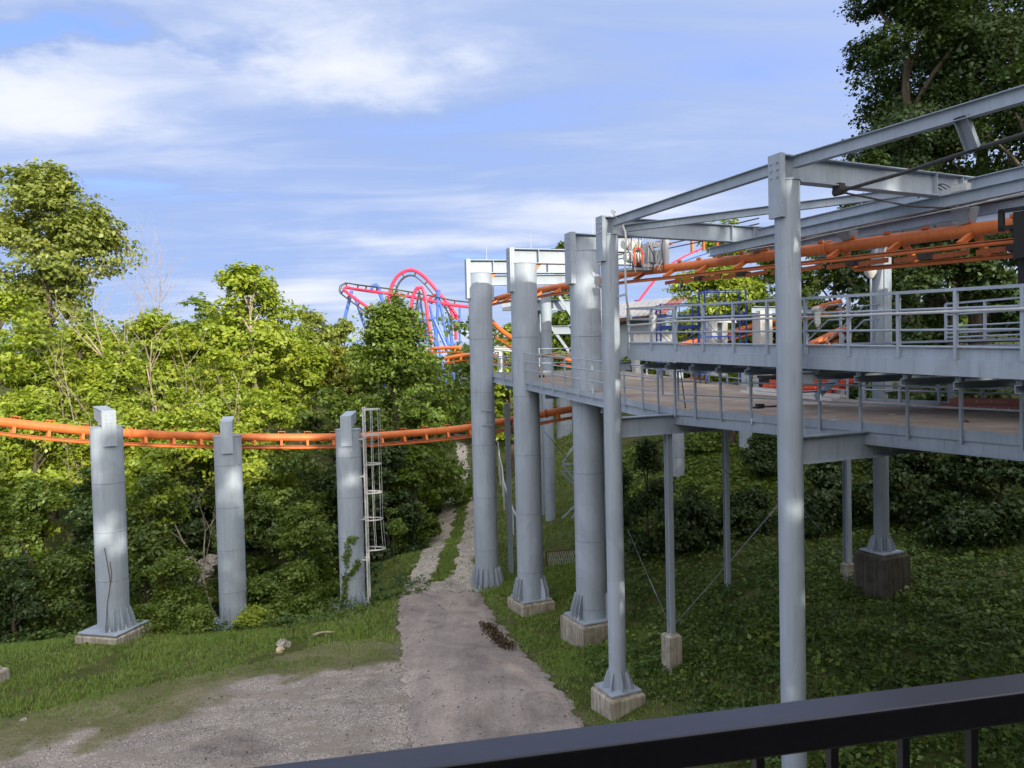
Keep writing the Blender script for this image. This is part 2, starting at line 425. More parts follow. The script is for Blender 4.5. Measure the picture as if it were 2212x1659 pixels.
class MB:
    def __init__(self): self.V, self.F = [], []
    def add(self, V, F):
        k = len(self.V); self.V += [Vector(v) for v in V]; self.F += [tuple(i + k for i in f) for f in F]; return self
    def box(self, c, a, b, h):              # centre and three half vectors
        c, a, b, h = Vector(c), Vector(a), Vector(b), Vector(h)
        V = [c + sx * a + sy * b + sz * h for sz in (-1, 1) for sy in (-1, 1) for sx in (-1, 1)]
        F = [(0, 2, 3, 1), (4, 5, 7, 6), (0, 1, 5, 4), (2, 6, 7, 3), (0, 4, 6, 2), (1, 3, 7, 5)]
        if a.cross(b).dot(h) < 0: F = [f[::-1] for f in F]
        return self.add(V, F)
    def bar(self, p, q, w, h, up=(0, 0, 1)):
        p, q = Vector(p), Vector(q); d, s, u = frame(q - p, up)
        return self.box((p + q) / 2, (q - p) / 2, s * w / 2, u * h / 2)
    def profile(self, pts, p, q, up=(0, 0, 1)):   # closed 2D outline (side, up), swept from p to q
        p, q = Vector(p), Vector(q); d, s, u = frame(q - p, up); n = len(pts)
        V = [o + s * a + u * b for o in (p, q) for a, b in pts]
        F = [(i, (i + 1) % n, (i + 1) % n + n, i + n) for i in range(n)] + [tuple(range(n))[::-1], tuple(range(n, 2 * n))]
        return self.add(V, F)
    def ibeam(self, p, q, h, w, tf=0.02, tw=0.014, up=(0, 0, 1)):  # p, q at mid height
        a, b = w / 2, h / 2
        pts = [(-a, -b), (a, -b), (a, -b + tf), (tw / 2, -b + tf), (tw / 2, b - tf), (a, b - tf), (a, b), (-a, b), (-a, b - tf), (-tw / 2, b - tf), (-tw / 2, -b + tf), (-a, -b + tf)]
        return self.profile(pts, p, q, up)
    def channel(self, p, q, h, w, t=0.012, up=(0, 0, 1)):
        b = h / 2
        pts = [(0, -b), (w, -b), (w, -b + t), (t, -b + t), (t, b - t), (w, b - t), (w, b), (0, b)]
        return self.profile(pts, p, q, up)
    def tube(self, path, r, n=10, caps=True, r2=None):
        path = [Vector(p) for p in path]; m = len(path); V, F = [], []
        d0 = (path[1] - path[0]).normalized()
        up = Vector((0, 0, 1)) if abs(d0.z) < 0.95 else Vector((0, 1, 0))
        for i, p in enumerate(path):
            d = (path[min(i + 1, m - 1)] - path[max(i - 1, 0)]).normalized()
            s = d.cross(up)
            if s.length < 1e-5: s = d.cross(Vector((1, 0, 0)))
            s.normalize(); u = s.cross(d).normalized(); up = u
            rr = r if not isinstance(r, (list, tuple)) else r[i]
            if r2 is not None: rr = r + (r2 - r) * i / (m - 1)
            V += [p + (s * math.cos(2 * math.pi * k / n) + u * math.sin(2 * math.pi * k / n)) * rr for k in range(n)]
        for i in range(m - 1):
            F += [(i * n + k, i * n + (k + 1) % n, (i + 1) * n + (k + 1) % n, (i + 1) * n + k) for k in range(n)]
        if caps: F += [tuple(range(n))[::-1], tuple(range((m - 1) * n, m * n))]
        return self.add(V, F)
    def cyl(self, base, r, h, n=24, r2=None):
        return self.tube([base, Vector(base) + Vector((0, 0, h))], r, n, True, r2)
    def prism(self, pts, off):              # planar 3D outline and an extrusion vector
        pts = [Vector(p) for p in pts]; off = Vector(off); n = len(pts)
        V = pts + [p + off for p in pts]
        F = [(i, (i + 1) % n, (i + 1) % n + n, i + n) for i in range(n)] + [tuple(range(n))[::-1], tuple(range(n, 2 * n))]
        return self.add(V, F)
    def build(self, name, mat, parent=None, smooth=False, angle=35, **props):
        off = WL[parent.name] if parent is not None else None
        loc = None
        if parent is None:                  # own origin: centre bottom of the piece
            lo = [min(v[i] for v in self.V) for i in range(3)]; hi = [max(v[i] for v in self.V) for i in range(3)]
            loc = Vector(((lo[0] + hi[0]) / 2, (lo[1] + hi[1]) / 2, lo[2])); off = loc
        me = new_mesh(name, [v - off for v in self.V], self.F, mat, smooth, angle)
        o = bpy.data.objects.new(name, me); COL.objects.link(o)
        if loc is not None: o.location = loc
        if parent is not None: o.parent = parent
        WL[o.name] = off.copy()
        for k, v in props.items(): o[k] = v
        return o

def thing(name, label, cat, loc, group=None, kind=None):
    o = bpy.data.objects.new(name, None); COL.objects.link(o)
    o.location = loc; o.empty_display_size = 0.2
    WL[o.name] = Vector(loc)
    if label: o['label'] = label
    if cat: o['category'] = cat
    if group: o['group'] = group
    if kind: o['kind'] = kind
    return o
def tag(o, label, cat, group=None):
    o['label'] = label; o['category'] = cat
    if group: o['group'] = group
    return o
def place(name, me, Mw, parent=None):       # an object that shares mesh data, at world matrix Mw
    o = bpy.data.objects.new(name, me); COL.objects.link(o)
    if parent is not None:
        o.parent = parent; o.matrix_local = Matrix.Translation(-WL[parent.name]) @ Mw
        WL[o.name] = WL[parent.name]
    else: o.matrix_world = Mw; WL[o.name] = Mw.translation.copy()
    return o
def mat4(origin, x, y, z):
    m = Matrix.Identity(4)
    for i, a in enumerate((x, y, z, origin)):
        for j in range(3): m[j][i] = a[j]
    return m
def spline(pts, n):
    pts = [Vector(p) for p in pts]; out = []
    P = [pts[0] * 2 - pts[1]] + pts + [pts[-1] * 2 - pts[-2]]
    for i in range(1, len(P) - 2):
        for k in range(n):
            t = k / n; a, b, c, d = P[i - 1], P[i], P[i + 1], P[i + 2]
            out.append(0.5 * ((2 * b) + (c - a) * t + (2 * a - 5 * b + 4 * c - d) * t * t + (3 * b - a - 3 * c + d) * t ** 3))
    out.append(pts[-1]); return out
def resample(path, step):
    out = [path[0].copy()]; acc = 0.0
    for a, b in zip(path, path[1:]):
        L = (b - a).length
        while acc + L >= step:
            t = (step - acc) / L; a = a + (b - a) * t; out.append(a.copy()); L = (b - a).length; acc = 0.0
        acc += L
    return out

# ------------------------------------------------------------------ terrain
CP = [(0, 8, 0), (-1, 18, 0), (-1.4, 22.9, -.05), (-2.6, 28, -.5), (-3.5, 33.8, -1.0), (-3.7, 47, -1.25), (-3.7, 61, -1.3), (-5, 77, -1.4), (-6, 100, -1.2), (-1, 0, 0),
      (-8, 12, 0), (-10, 18, 0), (-14.7, 25.2, -.3), (-20, 22, -.05), (-28, 26, -.2), (-7, 22, -.1), (-6.7, 27, -.45), (-14.7, 27.4, -.35), (-11.6, 30.4, -1.3), (-7.1, 32.5, -1.15),
      (-13, 37.5, -3.4), (-20, 34.5, -2.6), (-10, 38, -2.8), (-28, 34, -2.0), (-9, 46, -2.2), (-17.3, 43, -1.9), (-20, 52, 0), (-30, 46, .2), (-15, 62, 1), (-30, 66, 3.5), (-14, 85, 2), (-50, 50, 3), (-60, 90, 8), (-20, 115, 4), (0, 140, 2), (40, 140, 7),
      (-7, 40, -1.3), (-7.5, 55, -1.2), (-8.5, 70, -.6),
      (2.63, 19.7, .1), (1.4, 24, -.45), (2.7, 27.1, -.85), (.6, 31.5, -1.1), (-1.35, 35, -1.05), (4.35, 20.3, .9), (11.2, 22.7, 1.8), (5.1, 14, .45), (10, 14, 1.2), (18, 20, 2.5), (7, 27, .8), (16, 30, 2.3), (5, 33, .1), (11.9, 42, 3.7), (20, 40, 4.6),
      (3, 45, .7), (0, 47, .2), (2, 62, 2.7), (12, 62, 5), (30, 45, 7), (30, 25, 5), (45, 60, 9), (18, 8, 2), (30, 0, 4), (60, 20, 9), (80, 100, 14),
      (0, -15, 0), (20, -20, 2), (-20, -20, 0), (-40, 8, 0), (-60, -10, 0), (60, -30, 8), (-90, 40, 4), (-100, 120, 8), (0, 200, 6), (120, 150, 12)]
_cp = np.array(CP, float)
def _tps_k(r2): return np.where(r2 > 1e-9, 0.5 * r2 * np.log(np.maximum(r2, 1e-9)), 0.0)
def _tps_fit():
    X = _cp[:, :2] / 20; n = len(X)
    K = _tps_k(((X[:, None] - X[None]) ** 2).sum(-1)) + np.eye(n) * 0.004
    Pm = np.c_[np.ones(n), X]
    A = np.block([[K, Pm], [Pm.T, np.zeros((3, 3))]])
    return X, np.linalg.solve(A, np.r_[_cp[:, 2], np.zeros(3)])
_tx, _tw = _tps_fit()
def gz_arr(x, y):
    x = np.clip(np.asarray(x, float), -110, 125); y = np.clip(np.asarray(y, float), -30, 200)
    q = np.stack([x / 20, y / 20], -1); sh = q.shape[:-1]; q = q.reshape(-1, 2); out = np.empty(len(q))
    for i in range(0, len(q), 20000):
        b = q[i:i + 20000]
        out[i:i + 20000] = _tps_k(((b[:, None] - _tx[None]) ** 2).sum(-1)) @ _tw[:-3] + _tw[-3] + b @ _tw[-2:]
    return out.reshape(sh)
def gz(x, y): return float(gz_arr(np.array([x]), np.array([y]))[0])
def ground_hit(u, v):                       # where the view ray of a picture point meets the terrain
    d = ray(u, v); o = Vector((0, 0, CAMZ)); t = 3.0
    while t < 160:
        p = o + d * t
        if p.z < gz(p.x, p.y): break
        t += 0.15
    return o + d * t
def on(x, y, dz=0): return Vector((x, y, gz(x, y) + dz))

def sheet(name, xs, ys, mask=None, dz=0.0, mat=None, keep=None):
    X, Y = np.meshgrid(xs, ys); Z = gz_arr(X, Y) + dz
    nx, ny = len(xs), len(ys)
    V = np.stack([X, Y, Z], -1).reshape(-1, 3)
    i, j = np.meshgrid(np.arange(nx - 1), np.arange(ny - 1))
    a = (j * nx + i).ravel(); F = np.stack([a, a + 1, a + 1 + nx, a + nx], -1)
    if keep is not None:
        cx = V[F].mean(1); F = F[keep(cx[:, 0], cx[:, 1])]
        used, inv = np.unique(F, return_inverse=True); V = V[used]; F = inv.reshape(F.shape)
    me = fast_mesh(name, V, F, mat)
    me.polygons.foreach_set('use_smooth', np.ones(len(F), bool))
    o = bpy.data.objects.new(name, me); COL.objects.link(o); WL[o.name] = Vector((0, 0, 0))
    o['kind'] = 'structure'
    return o
def fast_mesh(name, V, F, mat=None, tint=None):
    V = np.ascontiguousarray(V, np.float32); F = np.ascontiguousarray(F, np.int32); k = F.shape[1]
    me = bpy.data.meshes.new(name)
    me.vertices.add(len(V)); me.vertices.foreach_set('co', V.ravel())
    me.loops.add(F.size); me.loops.foreach_set('vertex_index', F.ravel())
    me.polygons.add(len(F)); me.polygons.foreach_set('loop_start', np.arange(0, F.size, k, dtype=np.int32))
    try: me.polygons.foreach_set('loop_total', np.full(len(F), k, np.int32))
    except Exception: pass
    if tint is not None:
        a = me.attributes.new('tint', 'FLOAT', 'FACE'); a.data.foreach_set('value', np.ascontiguousarray(tint, np.float32))
    if mat is not None: me.materials.append(mat)
    me.update(calc_edges=True)
    return me
def vnoise(x, y, s, seed=0.0):
    return np.array([mnoise.fractal(Vector((a * s + seed, b * s, seed)), 0.6, 2.0, 4) for a, b in zip(x, y)])

EDGE_L = [(-2.2, 6), (-2.55, 15), (-2.84, 18.7), (-3.6, 22.9), (-4.5, 28), (-5.45, 34.3)]
EDGE_R = [(3.4, 6), (2.5, 16), (1.9, 18.2), (.85, 22.9), (-.45, 28.5), (-1.75, 34.3)]
def _interp(y, E): return np.interp(y, [p[1] for p in E], [p[0] for p in E])
TRL = [(-5.3, 34), (-5.2, 40), (-5.2, 47), (-5.2, 61), (-5.7, 77), (-6.9, 92), (-9, 112)]
def on_asphalt(x, y):
    w = 0.22 * vnoise(x, y, 1.3, 3.1)
    return (x > _interp(y, EDGE_L) + w * 0.5) & (x < _interp(y, EDGE_R) + w) & (y < 34.0 + 0.5 * w) & (y > 5)
def on_track(x, y):
    l = _interp(y, TRL); w = 0.35 * vnoise(x, y, 0.8, 9.7)
    in1 = (x > l + w * .7) & (x < l + 1.15 + w); in2 = (x > l + 1.95 + w) & (x < l + 3.1 + w * .7)
    near = (y < 36.0 + w * 2) & (x > l) & (x < l + 3.3)
    return (in1 | in2 | near) & (y > 33.6)
def on_lot(x, y):
    lim = np.interp(x, [-22, -15, -11.5, -8.5, -6.3, -4.4, -3], [13.2, 16.2, 18.9, 21.0, 23.0, 23.4, 25.0])
    return (y < lim + 3.2) & (x < _interp(y, EDGE_L) + 0.25) & (y > 3)
def lot_edge(x, y):                         # metres inside the gravel (negative: out on the grass), with a ragged outline
    lim = np.interp(x, [-22, -15, -11.5, -8.5, -6.3, -4.4, -3], [13.2, 16.2, 18.9, 21.0, 23.0, 23.4, 25.0])
    return lim - y + 1.7 * vnoise(x, y, 0.5, 5.5)

def ground():
    def steps(lo, hi, s, far):
        c = list(np.arange(lo, hi + 1e-6, s)); a, b = [], []; st = s; x = lo
        while x > -far: st *= 1.35; x -= st; a.append(x)
        st = s; x = hi
        while x < far: st *= 1.35; x += st; b.append(x)
        return np.array(a[::-1] + c + b)
    o = sheet('ground', steps(-36, 36, 0.6, 1800), steps(0, 80, 0.6, 1800), mat=M['soil'])
    g = 0.11
    ys = np.arange(5, 34.0, .09); k = np.linspace(0, 1, 36); one = np.ones_like(ys)
    xl = _interp(ys, EDGE_L) + .20 * vnoise(one * 3, ys, .9, 3.1) + .07 * vnoise(one, ys, 5, 1.1)
    xr = _interp(ys, EDGE_R) + .26 * vnoise(one * 9, ys, 1.1, 6.1) + .09 * vnoise(one, ys, 5, 2.7)
    X = xl[:, None] + (xr - xl)[:, None] * k[None]; Y = ys[:, None] + (.35 * vnoise(k * 4, k, 1.5, 8.0) + .0)[None] * np.clip((ys - 32) / 2, 0, 1)[:, None]
    Z = gz_arr(X, Y) + .05; Z[:, 0] -= .09; Z[:, -1] -= .09; Z[:, 1:-1] += .004 * np.sin(X[:, 1:-1] * 3)
    V = np.stack([X, Y, Z], -1).reshape(-1, 3); nx = len(k); i, j = np.meshgrid(np.arange(nx - 1), np.arange(len(ys) - 1)); a = (j * nx + i).ravel()
    me = fast_mesh('asphalt_road', V, np.stack([a, a + 1, a + 1 + nx, a + nx], -1), M['asphalt']); me.polygons.foreach_set('use_smooth', np.ones(len(a), bool))
    o = bpy.data.objects.new('asphalt_road', me); COL.objects.link(o); WL[o.name] = Vector((0, 0, 0)); o['kind'] = 'structure'
    sheet('gravel_lane', np.arange(-10, 0, 0.14), np.arange(33.5, 106, 0.22), dz=0.025, mat=M['gravel_pale'], keep=on_track)
    sheet('gravel_lot', np.arange(-26, -1.5, 0.25), np.arange(5, 29.5, 0.25), dz=0.03, mat=M['lot'], keep=on_lot)
    me = bpy.data.objects['gravel_lot'].data; co = np.empty(len(me.vertices) * 3, np.float32); me.vertices.foreach_get('co', co); co = co.reshape(-1, 3)
    at_ = me.attributes.new('edge', 'FLOAT', 'POINT'); at_.data.foreach_set('value', lot_edge(co[:, 0], co[:, 1]).astype(np.float32))
ground()

# ------------------------------------------------------------------ foreground railing and platform
UP0 = Vector((0, 0, 1))
def foreground():
    zt = CAMZ - 0.50
    def onz(u, v, z):
        d = ray(u, v); return Vector((0, 0, CAMZ)) + d * ((z - CAMZ) / d.z)
    a, b = onz(700, 1636, zt), onz(2212, 1452, zt)
    d = (b - a).normalized(); near = Vector((d.y, -d.x, 0))
    p, q = a - d * 4, b + d * 4
    r = thing('guard_railing', 'dark brown metal guard railing with square balusters across the bottom right corner', 'railing', (p + q) / 2 - Vector((0, 0, 1.1)))
    w, h, c = 0.060, 0.046, 0.004
    prof = [(0, -h), (-c * .3, -c), (-c, 0)]
    pts = [(c, 0), (w - c, 0), (w - c * .3, -c * .3), (w, -c), (w, -h + c), (w - c, -h), (c, -h), (0, -h + c), (0, -c), (c * .3, -c * .3)]
    mb = MB(); mb.profile(pts, p, q)
    mb.build('handrail', M['rail_dark'], r)
    lo = MB(); zb = zt - 0.98
    m1 = near * 0.03
    lo.bar(Vector((p.x, p.y, zb)) + m1, Vector((q.x, q.y, zb)) + m1, 0.04, 0.04); lo.build('bottom_rail', M['rail_dark'], r)
    bal = MB().box((0, 0, -0.49), (0.006, 0, 0), (0, 0.006, 0), (0, 0, 0.46)); 
    me = new_mesh('baluster', bal.V, bal.F, M['rail_dark'])
    L = (q - p).length; s0 = (onz(1600, 1600, zt - .06) - p).dot(d) % 0.115
    k = 0
    while s0 + k * 0.115 < L:
        o = p + d * (s0 + k * 0.115) + near * 0.03; o.z = zt - 0.0
        place('baluster', me, mat4(o, d, -near, Vector((0, 0, 1))), r); k += 1
    fl = MB(); zf = zt - 1.08
    c0 = p + near * 0.03; c1 = q + near * 0.03
    for w0 in range(1):
        A = Vector((c0.x, c0.y, zf)); B = Vector((c1.x, c1.y, zf)); back = near * 5
        fl.prism([A - near * .08, B - near * .08, B + back, A + back], (0, 0, -0.2))
    o = fl.build('platform_floor', M['concrete']); o['kind'] = 'structure'
    # unseen roof and back wall, added to keep light off the railing's near side
    A = Vector((c0.x, c0.y, zf)) - d * 2; B = Vector((c1.x, c1.y, zf)) + d * 2; back = near * 4.2
    rf = MB().prism([A + near * .55 + UP0 * 2.9, B + near * .55 + UP0 * 2.9, B + back + UP0 * 2.9, A + back + UP0 * 2.9], (0, 0, .12)); o = rf.build('unseen_shade_roof', M['bark']); o['kind'] = 'structure'
    wl = MB().prism([A + back, B + back, B + back + UP0 * 2.88, A + back + UP0 * 2.88], near * .1); o = wl.build('unseen_shade_wall', M['bark']); o['kind'] = 'structure'
foreground()
# ------------------------------------------------------------------ platform frame: s runs away along the track, t across to the right
PB = Vector((5.14, 14.06, 0)); DD = Vector((-0.415, 0.9098, 0)).normalized(); NN = Vector((DD.y, -DD.x, 0))
UP = Vector((0, 0, 1))
def Q(s, t, zr=0.0): return PB + DD * s + NN * t + UP * (CAMZ + zr)

_gus = {}
def gusset_mesh(r, gl, gh, th=0.022):
    key = (round(r, 3), round(gl, 3), round(gh, 3))
    if key not in _gus:
        mb = MB().prism([(r - .02, -th / 2, 0), (r + gl, -th / 2, 0), (r + gl, -th / 2, gh * .32), (r + gl * .3, -th / 2, gh), (r - .02, -th / 2, gh)], (0, th, 0))
        _gus[key] = new_mesh('gusset', mb.V, mb.F, M['steel'])
    return _gus[key]
_b = MB(); _b.tube([(0, 0, 0), (0, 0, .055)], .045, 6); _b.tube([(0, 0, .055), (0, 0, .15)], .024, 8)
BOLT = new_mesh('anchor_bolt', _b.V, _b.F, M['galv'])
_b = MB(); _b.tube([(0, 0, 0), (0, 0, .022)], .026, 6)
BOLTHEAD = new_mesh('bolt', _b.V, _b.F, M['steel'])
_ring = {}
def seam_mesh(r):
    if r not in _ring:
        mb = MB(); n = 40; V = []
        for z, rr in ((-.016, r - .003), (-.007, r + .011), (.007, r + .011), (.016, r - .003)):
            V += [(rr * math.cos(2 * math.pi * k / n), rr * math.sin(2 * math.pi * k / n), z) for k in range(n)]
        F = [(j * n + k, j * n + (k + 1) % n, (j + 1) * n + (k + 1) % n, (j + 1) * n + k) for j in range(3) for k in range(n)]
        _ring[r] = new_mesh('weld_seam', V, F, M['steel_dark'], True)  # darker steel stands in for the shadow line along the raised seam
    return _ring[r]

def footing(parent, c, hx, hy, z0, z1, ax, ay, pad=0.05, rough=1):
    mb = MB(); c = Vector((c[0], c[1], 0)); ch = 0.03
    def ringp(h, z, k): return [c + ax * (sx * (hx - k)) + ay * (sy * (hy - k)) + UP * z for sx, sy in ((-1, -1), (1, -1), (1, 1), (-1, 1))]
    V = ringp(0, z0, 0) + ringp(0, z1 - .05, 0) + ringp(0, z1, ch) + ringp(0, z1 + .001, 0.16 * hx) + ringp(0, z1 + pad, 0.18 * hx)
    F = [(3, 2, 1, 0)]
    for j in range(4):
        for k in range(4): F.append((j * 4 + k, j * 4 + (k + 1) % 4, (j + 1) * 4 + (k + 1) % 4, (j + 1) * 4 + k))
    F.append((16, 17, 18, 19))
    if ax.cross(ay).z < 0: F = [f[::-1] for f in F]
    mb.add(V, F)
    return mb.build('footing', M['concrete'], parent)

def pillar(label, x, y, zb, zt, r, gus, gl, gh, group, name='support_pillar', seams=(), foot=None, plate=None, ax=DD, ay=NN, bolts=True, seg=56, cap=True, mat='steel', cat='pillar'):
    g = gz(x, y)
    o = thing(name, label, cat, (x, y, min(zb, g)), group)
    sh = MB(); sh.cyl((x, y, zb - (0 if foot or plate else .3)), r, zt - zb + (0 if foot or plate else .3), seg)
    sh.build('shaft', M[mat], o, True)
    if cap:
        cp = MB(); cp.cyl((x, y, zt), r + .018, .025, seg); cp.build('cap_plate', M['steel'], o, True)
    for z in seams:
        place('weld_seam', seam_mesh(r), Matrix.Translation((x, y, z)), o)
    if plate:
        p = plate; mb = MB().box((x, y, zb - .0225), ax * p, ay * p, (0, 0, .0225)); base = mb.build('base_plate', M['steel'], o)
    if gus:
        me = gusset_mesh(r, gl, gh)
        for a in gus:
            place('gusset', me, Matrix.Translation((x, y, zb)) @ Matrix.Rotation(RAD(a), 4, 'Z'), o)
        if bolts:
            for a, b in zip(gus, gus[1:]):
                if (b - a) < 40:
                    m = RAD((a + b) / 2); rr = r + gl * .68
                    place('anchor_bolt', BOLT, Matrix.Translation((x + rr * math.cos(m), y + rr * math.sin(m), zb)), base if plate else o)
    if foot:
        footing(o, (x, y), foot[0], foot[0], g - .5, zb - .045 - .05, ax, ay)
    return o

def bracket(o, x, y, zt, a, w, up_h, down, r, L, th=0.05, rise=0.0):
    """box arm over the pillar top, its bolted end plate lapping down the face of the shaft"""
    a = Vector((a[0], a[1], 0)).normalized(); s = Vector((a.y, -a.x, 0)); c = Vector((x, y, 0))
    f = c - a * (r + .03)
    mb = MB().box(f + UP * (zt + (up_h - down) / 2) - a * th / 2, s * w / 2, a * th / 2, UP * (up_h + down) / 2)
    ep = mb.build('end_plate', M['steel'], o)
    arm = MB()
    A = f + UP * (zt + .03); B = f + a * L + UP * (zt + .03 + rise)
    for k in (-1, 1):
        arm.prism([A + s * k * (w / 2 - .03), A + s * k * (w / 2 - .03) + UP * (up_h - .06), B + s * k * (w / 2 - .03) + UP * (up_h * .7), B + s * k * (w / 2 - .03)], s * (-.03 * k))
    arm.prism([A + UP * (up_h - .06) - s * (w / 2 - .005), B + UP * up_h * .7 - s * (w / 2 - .005), B + UP * up_h * .7 + s * (w / 2 - .005), A + UP * (up_h - .06) + s * (w / 2 - .005)], UP * .03)
    arm.build('cantilever_arm', M['steel'], o)
    rot = mat4(Vector((0, 0, 0)), s, UP, -a)
    for i in (-1, 1):
        for j in (-1, 0, 1):
            p = f - a * th + s * (i * w * .2) + UP * (zt + up_h * .52 + j * .13)
            place('bolt', BOLTHEAD, Matrix.Translation(p) @ rot, ep)

# the three left pillars that carry the low orange track
LEFT_R = 0.535
P_L = [(-14.70, 27.4, 0.00, 7.28, (-.6, .8)), (-11.62, 30.8, -1.05, 6.55, (-.3, .95)), (-7.08, 32.5, -1.12, 6.55, (-.08, 1.0))]
LEFT_LABELS = ['grey steel pillar on a pale concrete pad in the grass, furthest to the left',
               'grey steel pillar rising from bushes beside the dark creek bed',
               'grey steel pillar with creeper at its foot and a caged ladder beside it']
LEFT = []
for i, ((x, y, zb, zt, a), lab) in enumerate(zip(P_L, LEFT_LABELS)):
    va = math.degrees(math.atan2(-y, -x))
    gus = [[va - 24 + 23 * k for k in range(5)], [va - 40 + 23 * k for k in range(5)], [va - 52 + 20 * k for k in range(6)]][i]
    th = RAD(-14 if i == 0 else 20)
    ax, ay = Vector((math.cos(th), math.sin(th), 0)), Vector((-math.sin(th), math.cos(th), 0))
    o = pillar(lab, x, y, zb, zt, LEFT_R, gus, .21, .74, 'pillars under the low orange track', seams=[zt - 1.15 - 1.72 * k for k in range(4)] if i else [zt - 2.0 - 1.75 * k for k in range(3)],
               foot=(.88,) if i == 0 else (.8,), plate=.82 if i == 0 else .78, ax=ax, ay=ay)
    bracket(o, x, y, zt, a, .46, .62, .66, LEFT_R, 1.9, rise=.22)
    LEFT.append(o)

# three big pillars right of the lane with cross-heads
BIG = [(-1.37, 35.0, -1.03, 13.35, .545, 12, 5.2, 'big grey pillar standing at ground level where the asphalt turns to gravel', list(range(168, 400, 21)), None),
       (0.58, 31.4, -.52, 13.28, .545, 16, 5.6, 'big grey pillar on a low square concrete footing, middle of three', [190, 203, 216, 229, 320, 345, 10, 100, 120], .62),
       (2.68, 27.1, .10, 13.12, .545, 20, 1.9, 'big grey pillar on a tall stained concrete footing, thickest of three', [186, 200, 214, 228, 330, 345, 80, 100], .72)]
ORW = [(-.05, 0), (.22, 0), (-.05, -.35)]
for (x, y, zb, zt, r, ang, Lr, lab, gus, foot) in BIG:
    o = pillar(lab, x, y, zb, zt, r, gus, .23, .86, 'big pillars with cross-heads by the lane', name='crosshead_pillar', seams=[zt - 3.0 - 2.42 * k for k in range(5)] if r else (), foot=(foot + .12,) if foot else None, plate=.86 if foot is None else foot + .02, seg=64)
    nd = Vector((math.cos(RAD(ang)), math.sin(RAD(ang)), 0)); sd = Vector((-nd.y, nd.x, 0)); c = Vector((x, y, 0))
    H = .60; b0 = c - nd * (r + .02); b1 = c + nd * Lr
    mb = MB().ibeam(b0 + UP * (zt + .03 + H / 2), b1 + UP * (zt + .03 + H / 2), H, .42, .03, .02)
    mb.build('crosshead_beam', M['steel'], o)
    for k in (r + .08, Lr * .62):
        mb = MB().box(c + nd * k + UP * (zt + .03 + H / 2), nd * .012, sd * .19, UP * (H / 2 - .031)); mb.build('stiffener', M['steel'], o)
    pl = MB().box(c - nd * (r + .06) + UP * (zt + .03 + H + .03 - .9), nd * .04, sd * .27, UP * .9)
    for k in (-1, 1): pl.box(c - nd * (r - .03) + sd * k * .255 + UP * (zt + .03 + H + .03 - .9), nd * .065, sd * .015, UP * .9)
    ep = pl.build('end_plate', M['steel'], o)
    rot = mat4(Vector((0, 0, 0)), sd, UP, -nd)
    for i in (-1, 1):
        for j in (0, 1, 2): place('bolt', BOLTHEAD, Matrix.Translation(c - nd * (r + .10) + sd * i * .12 + UP * (zt + .48 - .2 * j)) @ rot, ep)
    wd = MB().prism([c + nd * (r + a) - sd * .06 + UP * (zt + .02 + b) for a, b in ORW], sd * .12); wd.build('haunch_plate', M['orange'], o)
    rod = MB().tube([c + nd * .35 + UP * (zt + .66), c + nd * .35 + UP * (zt + 1.25)], .012, 6, True, .006); rod.build('lightning_rod', M['galv'], o)
    if y > 34:                               # short welded rungs on the far pillar
        vd = Vector((.12, -1, 0)).normalized(); sv = Vector((1, .12, 0)).normalized(); q = c + vd * (r + .015) + sv * .12
        for zz in (6.42, 7.08): MB().box(q + UP * zz, sv * .25, vd * .02, UP * .02).build('bracket_strip', M['steel_dark'], o)
        MB().box(q + UP * 6.75, sv * .015, vd * .015, UP * .31).build('bracket_strip', M['steel_dark'], o)

# posts of the overhead steel frame
def frame_post(s, t, lab, ztop, zb, r, **k):
    p = Q(s, t); return pillar(lab, p.x, p.y, zb, ztop, r, **k)
POST_TOP = CAMZ + 3.18
post_near = frame_post(0, 0, 'tall slim grey post nearest the dark railing, carrying the overhead beams', POST_TOP, .75, .227, gus=[20 + 45 * k for k in range(8)], gl=.17, gh=.43, group='posts of the overhead steel frame', name='frame_post', foot=(.5,), plate=.44)
post_far = frame_post(6.15, 0, 'slim grey post on a squat concrete block beside the asphalt bend', POST_TOP, .72, .227, gus=[10 + 45 * k for k in range(8)], gl=.17, gh=.43, group='posts of the overhead steel frame', name='frame_post', foot=(.52,), plate=.45)
post_back = frame_post(5.9, 9.5, 'grey column darkened for the shade under the deck on a big stained, shade-darkened block', POST_TOP, 3.2, .22, gus=[20 + 45 * k for k in range(8)], gl=.17, gh=.43, group='posts of the overhead steel frame', name='frame_post', foot=(.56,), plate=.44)
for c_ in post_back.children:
    if c_.name.startswith('footing'): c_.data.materials[0] = M['concrete_shade_stain']
    elif c_.name.startswith(('shaft', 'cap')): c_.data.materials[0] = M['steel_dark']  # darker steel on shaft and cap stands in for the shade there
pb = Q(5.9, 9.5)
for k in range(5):                           # conduits strapped to the back column
    p = pb - DD * .235 + NN * (-.04 + k * .062) - UP * CAMZ
    MB().tube([Vector((p.x, p.y, CAMZ + 2.9)), Vector((p.x, p.y, CAMZ - 1.2))], .03, 8).build('conduit', M['steel'], post_back, True)
MB().tube([pb - NN * .36 + UP * 2.3, pb - NN * .36 - UP * .6], .032, 8).build('lamp_pole', M['steel'], post_back, True)
MB().tube([pb - NN * .36 + UP * 2.28, pb - NN * .36 + UP * 2.42, pb - NN * .36 + UP * 2.52], [.07, .17, .19], 16).build('lamp_hood', M['white'], post_back, True)
for k, p in ((0, post_near), (1, post_far)):
    pass

